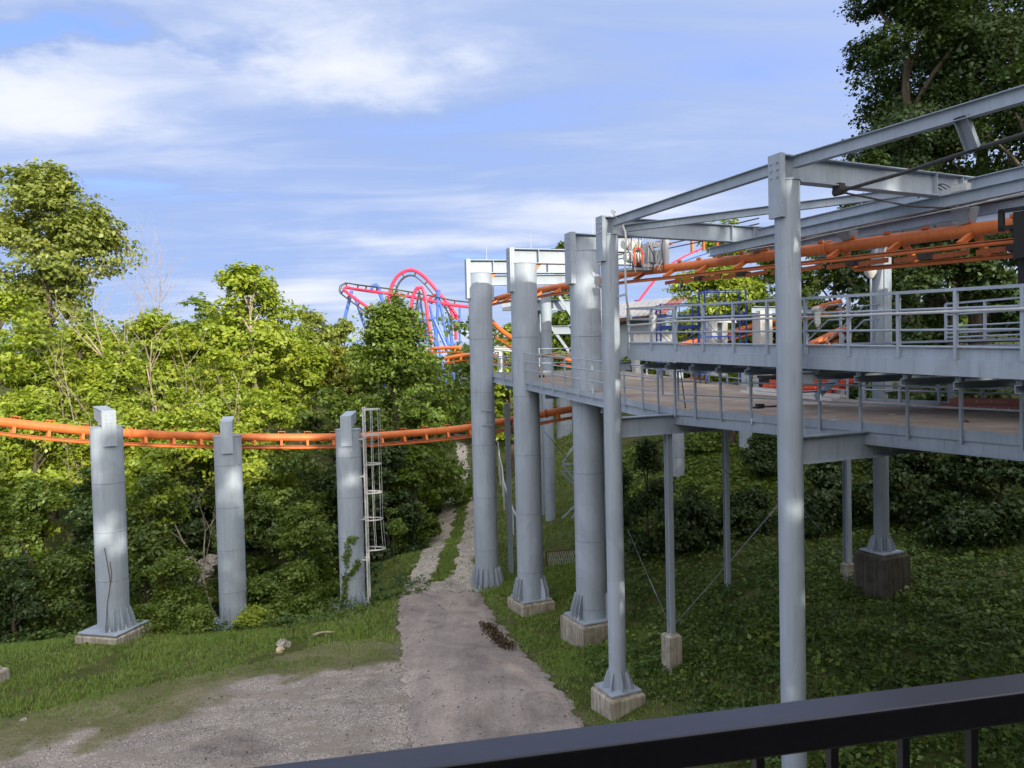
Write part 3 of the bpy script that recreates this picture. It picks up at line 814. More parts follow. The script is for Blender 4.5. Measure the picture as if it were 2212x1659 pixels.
# overhead frame: cross beams over the posts, long beams, braces, hangers
fr = thing('overhead_steel_frame', 'grey steel frame of beams spanning the posts above the orange track', 'steel frame', Q(3, 4, 3.0))
for s in (-6.15, 0, 6.15):
    MB().ibeam(Q(s, -.24, 3.415), Q(s, 9.8, 3.415), .47, .24, .02, .014, ).build('cross_beam', M['steel'], fr)
    pl = MB().box(Q(s, -.275, 3.08), NN * .022, DD * .16, UP * .575)
    for k in (-1, 1): pl.box(Q(s, -.225, 3.08) + DD * k * .148, NN * .03, DD * .012, UP * .575)
    ep = pl.build('end_plate', M['steel'], fr)
    rot = mat4(Vector((0, 0, 0)), DD, UP, -NN)
    for i in (-1, 1):
        for j in (0, 1, 2): place('bolt', BOLTHEAD, Matrix.Translation(Q(s, -.297, 3.5 - .13 * j) + DD * i * .075) @ rot, ep)
    for t in (3.95, 4.75): MB().box(Q(s, t, 3.415) , NN * .008, DD * .11, UP * .214).build('stiffener', M['steel'], fr)
for a, b in ((-6.15, 0), (0, 6.15)):
    g = .13
    for t in (.05, 9.45):
        MB().ibeam(Q(a + g, t, 3.51 - (.15 if a < 0 else 0)), Q(b - g, t, 3.51), .22, .14, .014, .01).build('long_beam', M['steel'], fr)
    for t in (4.85,):
        MB().ibeam(Q(a + g, t, 3.44), Q(b - g, t, 3.44), .26, .16, .016, .01).build('long_beam', M['steel'], fr)
MB().ibeam(Q(-7.5, 4.1, 3.055), Q(7.2, 4.1, 3.055), .25, .18, .016, .01).build('long_beam', M['steel'], fr)
MB().ibeam(Q(-7.5, 5.7, 3.055), Q(7.2, 5.7, 3.055), .25, .18, .016, .01).build('long_beam', M['steel'], fr)
MB().ibeam(Q(6.02, .4, 3.36), Q(.14, 4.0, 3.36), .18, .13, .012, .01).build('diagonal_brace', M['steel'], fr)
for s in (-.35, 5.6, 2.6):                   # tapered hangers from the long beam to the spine
    z1 = 2.60 + .045 * s
    p, q = Q(s, 4.4, 3.0), Q(s, 4.5, z1)
    mb = MB()
    for (c, h1, h2) in ((0, .19, .12),):
        V = [Q(s, 4.42, 2.93) + DD * i * h1 + NN * j * .2 for i, j in ((-1, -1), (1, -1), (1, 1), (-1, 1))] + [Q(s, 4.5, z1) + DD * i * h2 + NN * j * .08 for i, j in ((-1, -1), (1, -1), (1, 1), (-1, 1))]
        mb.add(V, [(0, 1, 2, 3), (7, 6, 5, 4)] + [(k, k + 4, (k + 1) % 4 + 4, (k + 1) % 4) for k in range(4)])
    mb.build('track_hanger', M['steel'], fr)
# sloping channel bracket with the dark pipe through it
hb = Q(-3.35, .05, 3.40)
MB().channel(hb + UP * .0 , hb + NN * .26 - UP * .44, .18, -.09, -.012, up=DD).build('pipe_bracket', M['steel'], fr)
pv = Q(-.05, 1.25, 3.08)
pe = hb + NN * .28 - UP * .47
MB().tube([pv, pv + (pe - pv) * .5 - UP * .02, pe, pe + (pe - pv).normalized() * 3.2], .034, 8).build('pipe', M['rod'], fr, True)
MB().tube([pv, Q(-.05, 3.2, 2.93), Q(-.2, 4.3, 2.92)], .02, 8).build('pipe', M['rod'], fr, True)
mb = MB().box(pv + UP * .05, NN * .07, DD * .09, UP * .1); mb.tube([pv - DD * .14, pv + DD * .1], .075, 12)
mb.build('pivot_block', M['rod'], fr)
rnd = random.Random(3)
for k in range(9):                           # air lines and cables slung along the long beams
    t = 4.0 + .28 * k; z = 3.22 + .02 * (k % 3) if k > 2 else 2.87 + .03 * k
    pts = [Q(-7.2 + 1.6 * i, t + rnd.uniform(-.05, .05), z + rnd.uniform(-.035, .035)) for i in range(9)]
    MB().tube(spline(pts, 3), .012 + .006 * (k % 2), 6).build('air_line', M['rod'] if k % 3 else M['galv'], fr, True)

# ------------------------------------------------------------------ orange tracks
def track(name, lab, path, r, drop, gauge, mat, tie_step, group, rail_r=.055, handles=False, one_side=None, flanges=()):
    path = resample(path, .55); n = len(path)
    o = thing(name, lab, 'roller coaster track', path[n // 2] - UP * 1.0, group)
    MB().tube(path, r, 20).build('spine_tube', M[mat], o, True)
    def fr_(i):
        d = (path[min(i + 1, n - 1)] - path[max(i - 1, 0)]).normalized(); s = d.cross(UP).normalized(); return d, s, s.cross(d)
    for k in (-1, 1):
        rp = []
        for i in range(n):
            d, s, u = fr_(i); rp.append(path[i] + s * k * gauge / 2 - u * (drop + (.19 if one_side and k == one_side[0] else 0)))
        if one_side and k == one_side[0]: rp = rp[one_side[1]:one_side[2]]
        MB().tube(rp, rail_r, 10).build('rail', M[mat], o, True)
        mb = MB()
        for a, b in zip(rp, rp[1:]):
            mb.bar(a + UP * (rail_r + .012), b + UP * (rail_r + .012), .13, .02)
        mb.build('rail_ledge', M['orange_dark' if mat == 'orange' else mat], o)  # darker orange: wear plus the rail's shade, put into the colour
    step = max(1, round(tie_step / .55)); k = 0
    for i in range(1, n - 1, step):
        d, s, u = fr_(i); mb = MB()
        for q in (-1, 1):
            if one_side and q == one_side[0] and not (one_side[1] or 0) <= i < (one_side[2] or n): continue
            A = path[i] + s * q * r * .55 - u * r * .7; B = path[i] + s * q * (gauge / 2 - .01) - u * (drop - rail_r - .02 + (.19 if one_side and q == one_side[0] else 0))
            mb.bar(A, B, .11, .10, up=d)
        mb.build('tie', M[mat], o)
        if handles:
            c = path[i] + u * r
            MB().tube([c - d * .14 - u * .02, c - d * .14 + u * .085, c + d * .14 + u * .085, c + d * .14 - u * .02], .017, 6).build('lifting_eye', M[mat], o, True)
    for i in flanges:
        d, s, u = fr_(i); mb = MB()
        for q in (-.035, .012): mb.tube([path[i] + d * q, path[i] + d * (q + .023)], r + .06, 20)
        mb.build('flange_joint', M[mat], o, True)
    return o, path
def sp(pts, n=8): return spline([at(*p) for p in pts], n)
lowp = sp([(-170, 884, 25.2), (0, 911, 26.9), (225, 933, 29.0), (487, 944, 32.1), (748, 944, 33.9), (900, 935, 35.6), (1010, 924, 36.6), (1100, 908, 36.9), (1232, 884, 36.4), (1330, 868, 35.6), (1420, 850, 35)])
lowt, lp = track('coaster_track', 'low orange roller coaster track crossing in front of the woods behind the left pillars', lowp, .172, .43, .46, 'orange', 1.1, 'orange coaster tracks', handles=True, flanges=(12, 30, 46))
z0 = CAMZ + 2.47
up_pts = [PB + DD * s + NN * 4.5 + UP * (z0 + .045 * s) for s in (-6, -3, 0, 3, 6.15, 9, 12)]
up_pts += [at(1300, 603, 29.3), at(1160, 628, 34.2), at(1092, 640, 37.4), at(1058, 653, 40.2), at(1046, 670, 42.6), at(1060, 692, 44.3), at(1103, 728, 45.3), at(1180, 765, 46.5), at(1300, 790, 48)]
upt, upp = track('coaster_track', 'high orange roller coaster track hung under the overhead steel frame', spline(up_pts, 6), .142, .37, .90, 'orange', 1.65, 'orange coaster tracks', rail_r=.042, one_side=(1, 0, 17), flanges=(7, 19))
# brake fins, guide boxes and cable clips along the level stretch
for k in range(15):
    s = -4.2 + .95 * k; z = 2.47 + .045 * s
    MB().box(Q(s + .35, 4.42, z - .445), DD * .40, NN * .012, UP * .055).build('brake_fin', M['orange_dark'], upt)
    if k % 2: MB().box(Q(s, 4.5, z - .43), DD * .12, NN * .16, UP * .06).build('brake_caliper', M['rod'], upt)
    MB().box(Q(s, 4.44, z + .17), DD * .08, NN * .03, UP * .03).build('cable_clip', M['orange'], upt)
for s in (3.2, 4.2, 4.4):
    z = 2.47 + .045 * s; c = Q(s, 4.5, z)
    MB().tube([c + (NN * math.cos(a) + UP * math.sin(a)) * .175 for a in [math.pi * (.35 + .115 * i) for i in range(12)]], .022, 6).build('cable_loop', M['orange'] if s != 4.4 else M['rod'], upt, True)
# handrail of the catwalk beside the high track
cw = thing('track_catwalk_rail', 'orange posts and grey cables of a railing on top of the high track', 'railing', Q(14, 5, 2.9))
cpts = [at(1270, 520, 31), at(1340, 512, 29.5), at(1450, 492, 27), at(1600, 470, 24.5)]
for dz in (0, -.38):
    pass
for i, (u, v, h) in enumerate(((1240, 588, 1.0), (1308, 572, 1.0), (1368, 560, 1.0), (1398, 556, 1.05), (1440, 547, 1.0), (1495, 535, .95), (1520, 530, 1.0), (1550, 524, .9))):
    Y = 31.5 - i * 1.05; p = at(u, v + 10, Y)
    h *= .5; MB().bar(p, p + UP * h, .075, .075, up=DD).build('post', M['orange'], cw)
    MB().box(p + UP * h, DD * .1, NN * .24, UP * .025).build('post_cap', M['orange'], cw)
for dz in (.14, .30, .46):
    MB().tube([at(1232, 590, 31.6) + UP * dz, at(1398, 556, 28.6) + UP * (dz + .03), at(1550, 524, 24.3) + UP * dz, at(1640, 505, 22.6) + UP * dz], .02, 6).build('cable', M['rod'], cw, True)

# the black bogie of a parked train at the edge of the picture
tb = thing('train_bogie', 'black wheel carriage of a parked train clamped round the orange track', 'train carriage', Q(-2.2, 4.5, 1.2))
_Q = Q
def Q(s, t, zr=0.0): return _Q(s - .42, t, zr)     # the carriage stands a little nearer than its drawing
bz = lambda s: 2.47 + .045 * (s - .42)
for k in (-1, 1):
    mb = MB(); a, b = Q(-1.0, 4.5 + k * .62, bz(-1) + .02), Q(-3.2, 4.5 + k * .62, bz(-3.2) + .02)
    mb.bar(a + UP * .18, b + UP * .18, .06, .07); mb.bar(a - UP * .14, b - UP * .14, .06, .08)
    for s in (-1.03, -1.5, -2.1, -2.7): mb.box(Q(s, 4.5 + k * .62, bz(s) + .02), DD * .05, NN * .03, UP * .2)
    mb.bar(a + UP * .02 - DD * .25, b + UP * .02, .03, .2)
    mb.build('side_frame', M['black'], tb)
mb = MB()
for s in (-1.4, -2.8):
    mb.box(Q(s, 4.5, bz(s) - .62), DD * .14, NN * .66, UP * .09)
    for k in (-1, 1): mb.box(Q(s, 4.5 + k * .6, bz(s) - .35), DD * .12, NN * .07, UP * .36)
mb.build('axle_beam', M['black'], tb)
for s in (-1.25, -1.6, -2.65, -3.0):
    for k in (-1, 1):
        c = Q(s, 4.5 + k * .5, bz(s) - .16); MB().tube([c - NN * .045, c + NN * .045], .115, 18).build('wheel', M['rod'], tb, True)
mb = MB(); mb.box(Q(-2.2, 4.5, bz(-2.2) - .95), DD * .95, NN * .5, UP * .26); mb.box(Q(-2.2, 4.5, bz(-2.2) - .72), DD * .6, NN * .3, UP * .1)
mb.build('chassis', M['black'], tb)
MB().box(Q(-1.02, 4.12, bz(-1) - .36), DD * .2, NN * .05, UP * .035).build('wear_block', M['tarp'], tb)
Q = _Q

# ------------------------------------------------------------------ walkways and decks
def rail_run(o, foot_fn, s_list, heights, top_r, post_w, s0, s1, post_top, post_bot, mats=('steel', 'steel'), round_top=True):
    pm = MB().box((0, 0, (post_top + post_bot) / 2), (post_w / 2, 0, 0), (0, post_w / 2, 0), (0, 0, (post_top - post_bot) / 2))
    me = new_mesh('rail_post', pm.V, pm.F, M[mats[0]])
    for s in s_list:
        place('rail_post', me, mat4(foot_fn(s), NN, DD, UP), o)
    for i, h in enumerate(heights):
        mb = MB()
        ss = [s0 + (s1 - s0) * k / 6 for k in range(7)]
        if i == 0: mb.bar(foot_fn(s0) + UP * h, foot_fn(s1) + UP * h, .055, .05)
        else: mb.tube([foot_fn(s) + UP * h for s in ss], top_r, 8)
        mb.build('rail', M[mats[1]], o, i != 0)
uw = thing('upper_walkway', 'grey steel walkway with four-bar railing at eye level behind the slim posts', 'walkway', Q(0, 1.2, -.4))
uz = lambda s: -.02 + .04 * s
S_FAR, S_NEAR = 6.16, -6.6
MB().channel(Q(S_NEAR, .5, uz(S_NEAR) - .125), Q(S_FAR, .5, uz(S_FAR) - .125), .25, .09, .014).build('front_beam', M['steel'], uw)
MB().bar(Q(S_NEAR, .548, uz(S_NEAR) + .085), Q(S_FAR, .548, uz(S_FAR) + .085), .012, .168).build('toe_plate', M['steel'], uw)
rail_run(uw, lambda s: Q(s, .515, uz(s)), [6.12] + [5.1 - k for k in range(12)], [1.075, .79, .46, .195], .019, .055, S_NEAR, S_FAR, 1.05, .002)
pm = MB().box((0, 0, .53), (.0275, 0, 0), (0, .0275, 0), (0, 0, .53))
me = new_mesh('rail_post', pm.V, pm.F, M['steel'])
for t in (1.25, 1.95): place('rail_post', me, mat4(Q(6.12, t, uz(6.12)), NN, DD, UP), uw)
for h in (1.075, .79, .46, .195):
    MB().tube([Q(6.12, .52, uz(6.12) + h), Q(6.12, 1.98, uz(6.12) + h)], .02, 8).build('rail', M['steel'], uw, True)
for k in range(8):                           # walkway grating panels
    s0, s1 = S_NEAR + k * (S_FAR - S_NEAR) / 8, S_NEAR + (k + 1) * (S_FAR - S_NEAR) / 8 - .02
    MB().bar(Q(s0, 1.26, uz(s0) - .02), Q(s1, 1.26, uz(s1) - .02), 1.4, .035).build('deck_panel', M['steel_dark'], uw)
jm = MB().channel((-.06, 0, 0), (8.3, 0, 0), .12, .09, .012)
jm = new_mesh('joist', jm.V, jm.F, M['steel_dark'])
hm = MB().box((0, 0, .03), (.05, 0, 0), (0, .05, 0), (0, 0, .035)); hm = new_mesh('joist_seat', hm.V, hm.F, M['steel_dark'])
for k in range(13):
    s = 5.55 - .93 * k
    place('joist', jm, mat4(Q(s, .62, uz(s) - .40), NN, DD, UP), uw)
    place('joist_seat', hm, mat4(Q(s, .72, uz(s) - .34), NN, DD, UP), uw)
for s in (0, 6.15):
    MB().ibeam(Q(s, .2, uz(s) - .41), Q(s, .58, uz(s) - .41), .22, .14, .014, .01).build('post_stub', M['steel'], uw)
# back platform with steps and its own railing
bp = thing('brake_platform', 'grey upper platform with steps and a railing on its far side behind the walkway', 'platform', Q(-2, 7, -.3))
for k, (t0, t1, z) in enumerate(((5.0, 9.3, .22), (4.7, 9.3, .10), (4.4, 9.3, -.02))):
    MB().bar(Q(-6.6, (t0 + 9.3) / 2, z + uz(-6.6) * .2), Q(3.6 - .35 * (2 - k) * 0 - .3 * k * 0, (t0 + 9.3) / 2, z + uz(3.6) * .2), 9.3 - t0, .05).build('platform_slab', M['steel_dark'], bp)
bf = lambda s: Q(s, 9.2, .26)
rail_run(bp, bf, [3.5, 2.4, 1.3, .2, -.9, -2.0, -3.1, -4.2], [1.05, .74, .42, .24, .12], .022, .06, -6.4, 3.5, 1.03, -.05)
for t in (5.2, 6.5):                         # stair strings and their sloping handrails
    for h in (1.0, .62):
        MB().tube([Q(3.4, t, .26 + h), Q(3.9, t, .26 + h), Q(5.6, t, -1.0 + h)], .022, 8).build('stair_rail', M['steel'], bp, True)
    MB().bar(Q(3.6, t, .2), Q(5.6, t, -1.25), .05, .2).build('stair_string', M['steel'], bp)
    for s, z in ((3.5, .24), (4.6, -.45)):
        MB().bar(Q(s, t, z), Q(s, t, z + 1.0), .05, .05, up=DD).build('stair_post', M['steel'], bp)
for k in range(6):
    MB().box(Q(3.75 + .32 * k, 5.85, .1 - .23 * k), DD * .15, NN * .64, UP * .02).build('stair_tread', M['steel_dark'], bp)
for s in (-6, 0, 3.3):
    MB().ibeam(Q(s, 4.4, -.18), Q(s, 9.3, -.18), .25, .14).build('platform_beam', M['steel_dark'], bp)
for s in (-5, 0, 3.3):
    MB().bar(Q(s, 9.1, -1.55), Q(s, 9.1, -.3), .12, .12, up=DD).build('platform_leg', M['steel'], bp)

# lower deck: level near the posts, then ramping up away from the camera
ld = thing('lower_deck', 'wide lower deck with worn brown floor, grey edge beams and railing below the walkway', 'deck', Q(3, 5, -1.9))
def ldz(s): return -1.5 + max(0.0, s - 6.15) * .056
T0, T1, SN, SB, SE = 1.9, 8.75, -7.2, 6.1, 20.8
Ebend, Eend = Q(SB, T0, 0), Vector((-.95, 35.0, CAMZ))
RD = (Eend - Ebend); RD.z = 0; RL = RD.length; RD.normalize(); RN = Vector((RD.y, -RD.x, 0))
def R(a, t, zr): return Ebend + RD * a + RN * t + UP * (zr + a * .056)
# floor boards across the level part, then the ramp
nb = 9
for k in range(nb):
    t0 = T0 + .06 + (T1 - T0 - .1) * k / nb; t1 = T0 + .06 + (T1 - T0 - .1) * (k + 1) / nb - .012
    MB().bar(Q(SN, (t0 + t1) / 2, -1.475), Q(SB + .02 + (t0 - T0) * .09, (t0 + t1) / 2, -1.475), t1 - t0, .05).build('floor_panel', M['deck'], ld)
    w0 = .06 + (T1 - T0 - .1) * k / nb; w1 = .06 + (T1 - T0 - .1) * (k + 1) / nb - .012
    MB().prism([R(.03, w0, -1.45), R(RL, w0, -1.45), R(RL, w1, -1.45), R(.03, w1, -1.45)], UP * -.05).build('floor_panel', M['deck'], ld)
for a, b, f in ((SN, SB, Q),):
    MB().ibeam(Q(a, T0 + .06, -1.655), Q(b, T0 + .06, -1.655), .26, .13, .014, .01).build('edge_beam', M['steel'], ld)
    MB().bar(Q(a, T0, -1.44), Q(b, T0, -1.44), .012, .17).build('toe_plate', M['steel'], ld)
    MB().bar(Q(a, T1, -1.44), Q(b, T1, -1.44), .012, .17).build('toe_plate', M['steel'], ld)
    MB().ibeam(Q(a, T1 - .06, -1.655), Q(b, T1 - .06, -1.655), .26, .13, .014, .01).build('edge_beam', M['steel'], ld)
MB().ibeam(R(.02, .06, -1.655), R(RL, .06, -1.655), .26, .13, .014, .01).build('edge_beam', M['steel'], ld)
MB().bar(R(.02, 0, -1.44), R(RL, 0, -1.44), .012, .17).build('toe_plate', M['steel'], ld)
MB().ibeam(R(RL, .0, -1.655), R(RL, 6.5, -1.655), .26, .13, .014, .01).build('edge_beam', M['steel'], ld)
MB().bar(R(RL + .08, 0, -1.44), R(RL + .08, 6.5, -1.44), .012, .17).build('toe_plate', M['steel'], ld)
for s in (-6.15, 0, 6.15):
    MB().ibeam(Q(s, .18, -1.78), Q(s, T1 + .2, -1.78), .52, .26, .022, .014).build('cross_girder', M['steel'], ld)
for a in (4.6, 9.4, 14.0):
    MB().ibeam(R(a, .14, -1.80), R(a, 6.6, -1.80), .4, .2, .02, .014).build('cross_girder', M['steel'], ld)
for k in range(5):
    t = T0 + 1.2 + 1.2 * k
    MB().ibeam(Q(SN, t, -1.62), Q(SB, t, -1.62), .2, .1).build('floor_joist', M['steel_dark'], ld)
rail_run(ld, lambda s: Q(s, T0 - .03, -1.6), [5.99, 5.14, 4.16, 3.1, 2.06, 1.06, .04, -1.0, -2.03, -3.05, -4.1], [1.33, .62, .97], .017, .05, SN, 5.99, 1.30, .0)
rail_run(ld, lambda s: Q(s, T1 - .05, -1.5), [5.8 - 1.22 * k for k in range(10)], [.72, .40, 1.05], .024, .07, SN, 5.8, 1.0, .0)
def rrail(t, heights, alist, top=1.30):
    pmm = MB().box((0, 0, top / 2), (.025, 0, 0), (0, .025, 0), (0, 0, top / 2)); mee = new_mesh('rail_post', pmm.V, pmm.F, M['steel'])
    for a in alist: place('rail_post', mee, mat4(R(a, t, -1.6), RN, RD, UP), ld)
    for h in heights: MB().tube([R(alist[0], t, -1.6 + h), R(alist[-1], t, -1.6 + h)], .019, 8).build('rail', M['steel'], ld, True)
rrail(-.03, (1.3, .97, .62), [.75, 1.6, 2.7, 3.8, 4.9, 6.0, 7.1, 8.2, 9.3, 10.4, 11.5, 12.6, 13.7, RL - .05])
rrail(6.4, (1.2, .8, .45), [.5 + 1.2 * k for k in range(12)])
for h in (.97, 1.3, .62): MB().tube([R(RL, 0, -1.6 + h), R(RL, 6.4, -1.6 + h)], .019, 8).build('rail', M['steel'], ld, True)
for t in (.0, 1.2, 2.4): MB().bar(R(RL, t, -1.6), R(RL, t, -.3), .05, .05, up=RD).build('rail_post', M['steel'], ld)
# swing gate frames in the near railing
for (sa, sb, z0_, z1_) in ((5.92, 5.22, -1.15, -.36), (6.62, 6.08, -1.02, -.30)):
    pts = [Q(sa, T0 + .02, z0_), Q(sb, T0 + .02, z0_), Q(sb, T0 + .02, z1_), Q(sa, T0 + .02, z1_)]
    mb = MB()
    for a, b in zip(pts, pts[1:] + pts[:1]): mb.bar(a, b, .04, .04, up=NN)
    mb.build('gate_frame', M['steel'], ld)
# slender legs of the lower deck
def leg(p, zb, lab=None, foot=.2, h=.8, w=.17):
    x, y = p.x, p.y; g = gz(x, y)
    l = MB().ibeam(Vector((x, y, zb)), Vector((x, y, CAMZ - 2.0)), w, w * .95, .014, .012, up=DD); lo = l.build('leg', M['steel'], ld)
    if foot:
        ft = MB(); c = Vector((x, y, 0)); V = [c + DD * i * foot + NN * j * foot + UP * z for z, k in ((g - .3, 1), (zb - .06, 1)) for i, j in ((-1, -1), (1, -1), (1, 1), (-1, 1))]
        V += [c + DD * i * foot * .7 + NN * j * foot * .7 + UP * (zb - .0) for i, j in ((-1, -1), (1, -1), (1, 1), (-1, 1))]
        ft.add(V, [(0, 1, 2, 3)[::1]] + [(j * 4 + k, j * 4 + (k + 1) % 4, (j + 1) * 4 + (k + 1) % 4, (j + 1) * 4 + k)[::-1] for j in range(2) for k in range(4)] + [(11, 10, 9, 8)])
        ft.build('leg_footing', M['concrete'], lo)
    return lo
pA = at(1449, 1300, 20.6); leg(pA, 9.3 - 6.72 * 20.6 / 18.35, h=.8)
pB_ = at(1571, 1200, 27.0); leg(pB_, gz(pB_.x, pB_.y) - .1, foot=0, w=.17)
pC = at(1831, 1200, 25.4); leg(pC, gz(pC.x, pC.y) + .55, foot=.16, w=.2)
pD = at(1104, 1240, 36.2); leg(pD, gz(pD.x, pD.y), foot=0, w=.2)
def rod(a, b, m='steel_dark', r=.009): MB().tube([a, b], r, 6).build('brace_rod', M[m], ld, True)
zA = 9.3 - 6.72 * 20.6 / 18.35
rod(Vector((pA.x, pA.y, zA + .12)), at(1356, 1145, 20.0)); rod(Vector((pA.x, pA.y, zA + .12)), at(1675, 1100, 25.5)); rod(at(1575, 1215, 26.8), at(1684, 1085, 28.0))
rod(at(1735, 1100, 23.8), at(1822, 1205, 25.2)); rod(at(1360, 1130, 26), at(1436, 960, 24), 'rod'); rod(at(1480, 940, 26), at(1580, 1030, 26.8), 'rod'); rod(at(1680, 960, 30), at(1735, 1010, 30), 'rod')

# ------------------------------------------------------------------ steel behind: columns, beams and braces further along the track
def col(lab, u, v, Y, r, ztop, name='support_pillar', group='far pillars behind the deck', seams=4, mat='steel'):
    p = at(u, v, Y); g = gz(p.x, p.y)
    return pillar(lab, p.x, p.y, g, ztop, r, [], 0, 0, group, name=name, seams=[ztop - 2.4 - 2.4 * k for k in range(seams)], seg=36, mat=mat)
col('slim grey column between the two big pillars with a bright sunlit spot', 1189, 1100, 43.0, .30, 13.4)
col('slim dark grey column close against its slim neighbour between big pillars', 1170, 1100, 44.5, .26, 13.2)
col('grey column half hidden just behind the slim post by the asphalt', 1306, 1000, 38.0, .42, 13.0)
col('short-looking grey column below the deck behind the slender leg', 1464, 980, 42.0, .37, 8.6)
col('grey column below the deck beside a dark round shrub', 1611, 980, 42.0, .36, 8.6)
col('pale wide pillar far behind, seen low between the big pillars', 1222, 1050, 60.0, .62, 9.0)
col('pale pillar far behind, right of the wide pale one', 1262, 1050, 62.0, .62, 9.0)
col('grey pillar behind the woods edge with dappled light, left of the far big pillar', 997, 850, 112.0, .95, 12.0)
tf = thing('brace_frame', 'grey frame of girders and diagonal braces between the far pillars under the track', 'steel frame', at(1200, 1180, 42))
def bm(a, b, h, w, mat='steel', nm='girder'): MB().ibeam(a, b, h, w, .03, .02).build(nm, M[mat], tf)
bm(at(1052, 606, 38.5), at(1262, 603, 41), .52, .3)
bm(at(1060, 606, 38.3) - UP * .3, at(1060, 606, 38.3) - UP * 1.0, .3, .3, nm='stub_post')
bm(at(1085, 660, 44), at(1300, 659, 44), .62, .35); bm(at(1195, 713, 44), at(1300, 712, 44), .48, .3)
for a, b in (((1208, 640, 43.5), (1262, 726, 43.5)), ((1186, 700, 44), (1246, 782, 44)), ((1232, 820, 43), (1256, 735, 43))):
    MB().bar(at(*a), at(*b), .16, .16).build('brace', M['steel'], tf)
MB().bar(at(1290, 830, 43.6), at(1270, 700, 43.6), .5, .5).build('stub_post', M['steel_dark'], tf)
for a, b, w in (((1215, 1000, 42), (1262, 930, 42), .11), ((1215, 1003, 42), (1284, 1090, 42), .11), ((1206, 1165, 42), (1284, 1045, 42), .11), ((1214, 1120, 42), (1270, 1065, 42), .09), ((1214, 1022, 42.4), (1284, 1085, 42.4), .12), ((1214, 1003, 42), (1300, 1001, 42), .12), ((1210, 1018, 42.5), (1300, 1018, 42.5), .06)):
    MB().bar(at(*a), at(*b), w, w).build('brace', M['steel_dark'], tf)
MB().bar(at(1176, 932, 41.5), at(1270, 1045, 41.5), .03, .03).build('brace_rod', M['rod'], tf)
# white lit girder on a stub, further off
wg = thing('white_girder', 'short white steel girder on a stub post catching the sun between pillars', 'girder', at(1090, 790, 46))
MB().ibeam(at(1068, 754, 46), at(1130, 754, 46), .33, .25, .03, .02).build('girder', M['white'], wg)
MB().bar(at(1080, 760, 46), at(1080, 830, 46), .22, .22, up=DD).build('stub_post', M['white'], wg)
# ------------------------------------------------------------------ vegetation
RNG = np.random.default_rng(11)
def leaf_quads(P, Nn, size, aspect=0.55, rng=RNG, fold=0.18):
    n = len(P); Nn = Nn / np.maximum(np.linalg.norm(Nn, axis=1, keepdims=True), 1e-6)
    t = rng.normal(size=(n, 3)); t -= (t * Nn).sum(1, keepdims=True) * Nn; t /= np.maximum(np.linalg.norm(t, axis=1, keepdims=True), 1e-6)
    b = np.cross(Nn, t); s = np.asarray(size).reshape(-1, 1)
    l, w = t * s, b * s * aspect
    up = Nn * s * fold
    V = np.stack([P - l, P + w + up, P + l * 0.9 - up * .4, P - w + up], 1).reshape(-1, 3)
    return V, np.arange(4 * n).reshape(-1, 4)
def prof(shape, t):
    if shape == 'round': return np.sin(np.pi * np.clip(t, .02, .98)) ** .6
    if shape == 'pyramid': return np.clip((1 - t) ** .5, 0.06, 1) * np.clip(t * 6 + .55, 0, 1)
    if shape == 'open': return np.sin(np.pi * np.clip(t * .86 + .1, .02, .98)) ** .8
    if shape == 'bush': return np.sqrt(np.clip(1 - t ** 2.2, 0.03, 1))
    return np.ones_like(t)
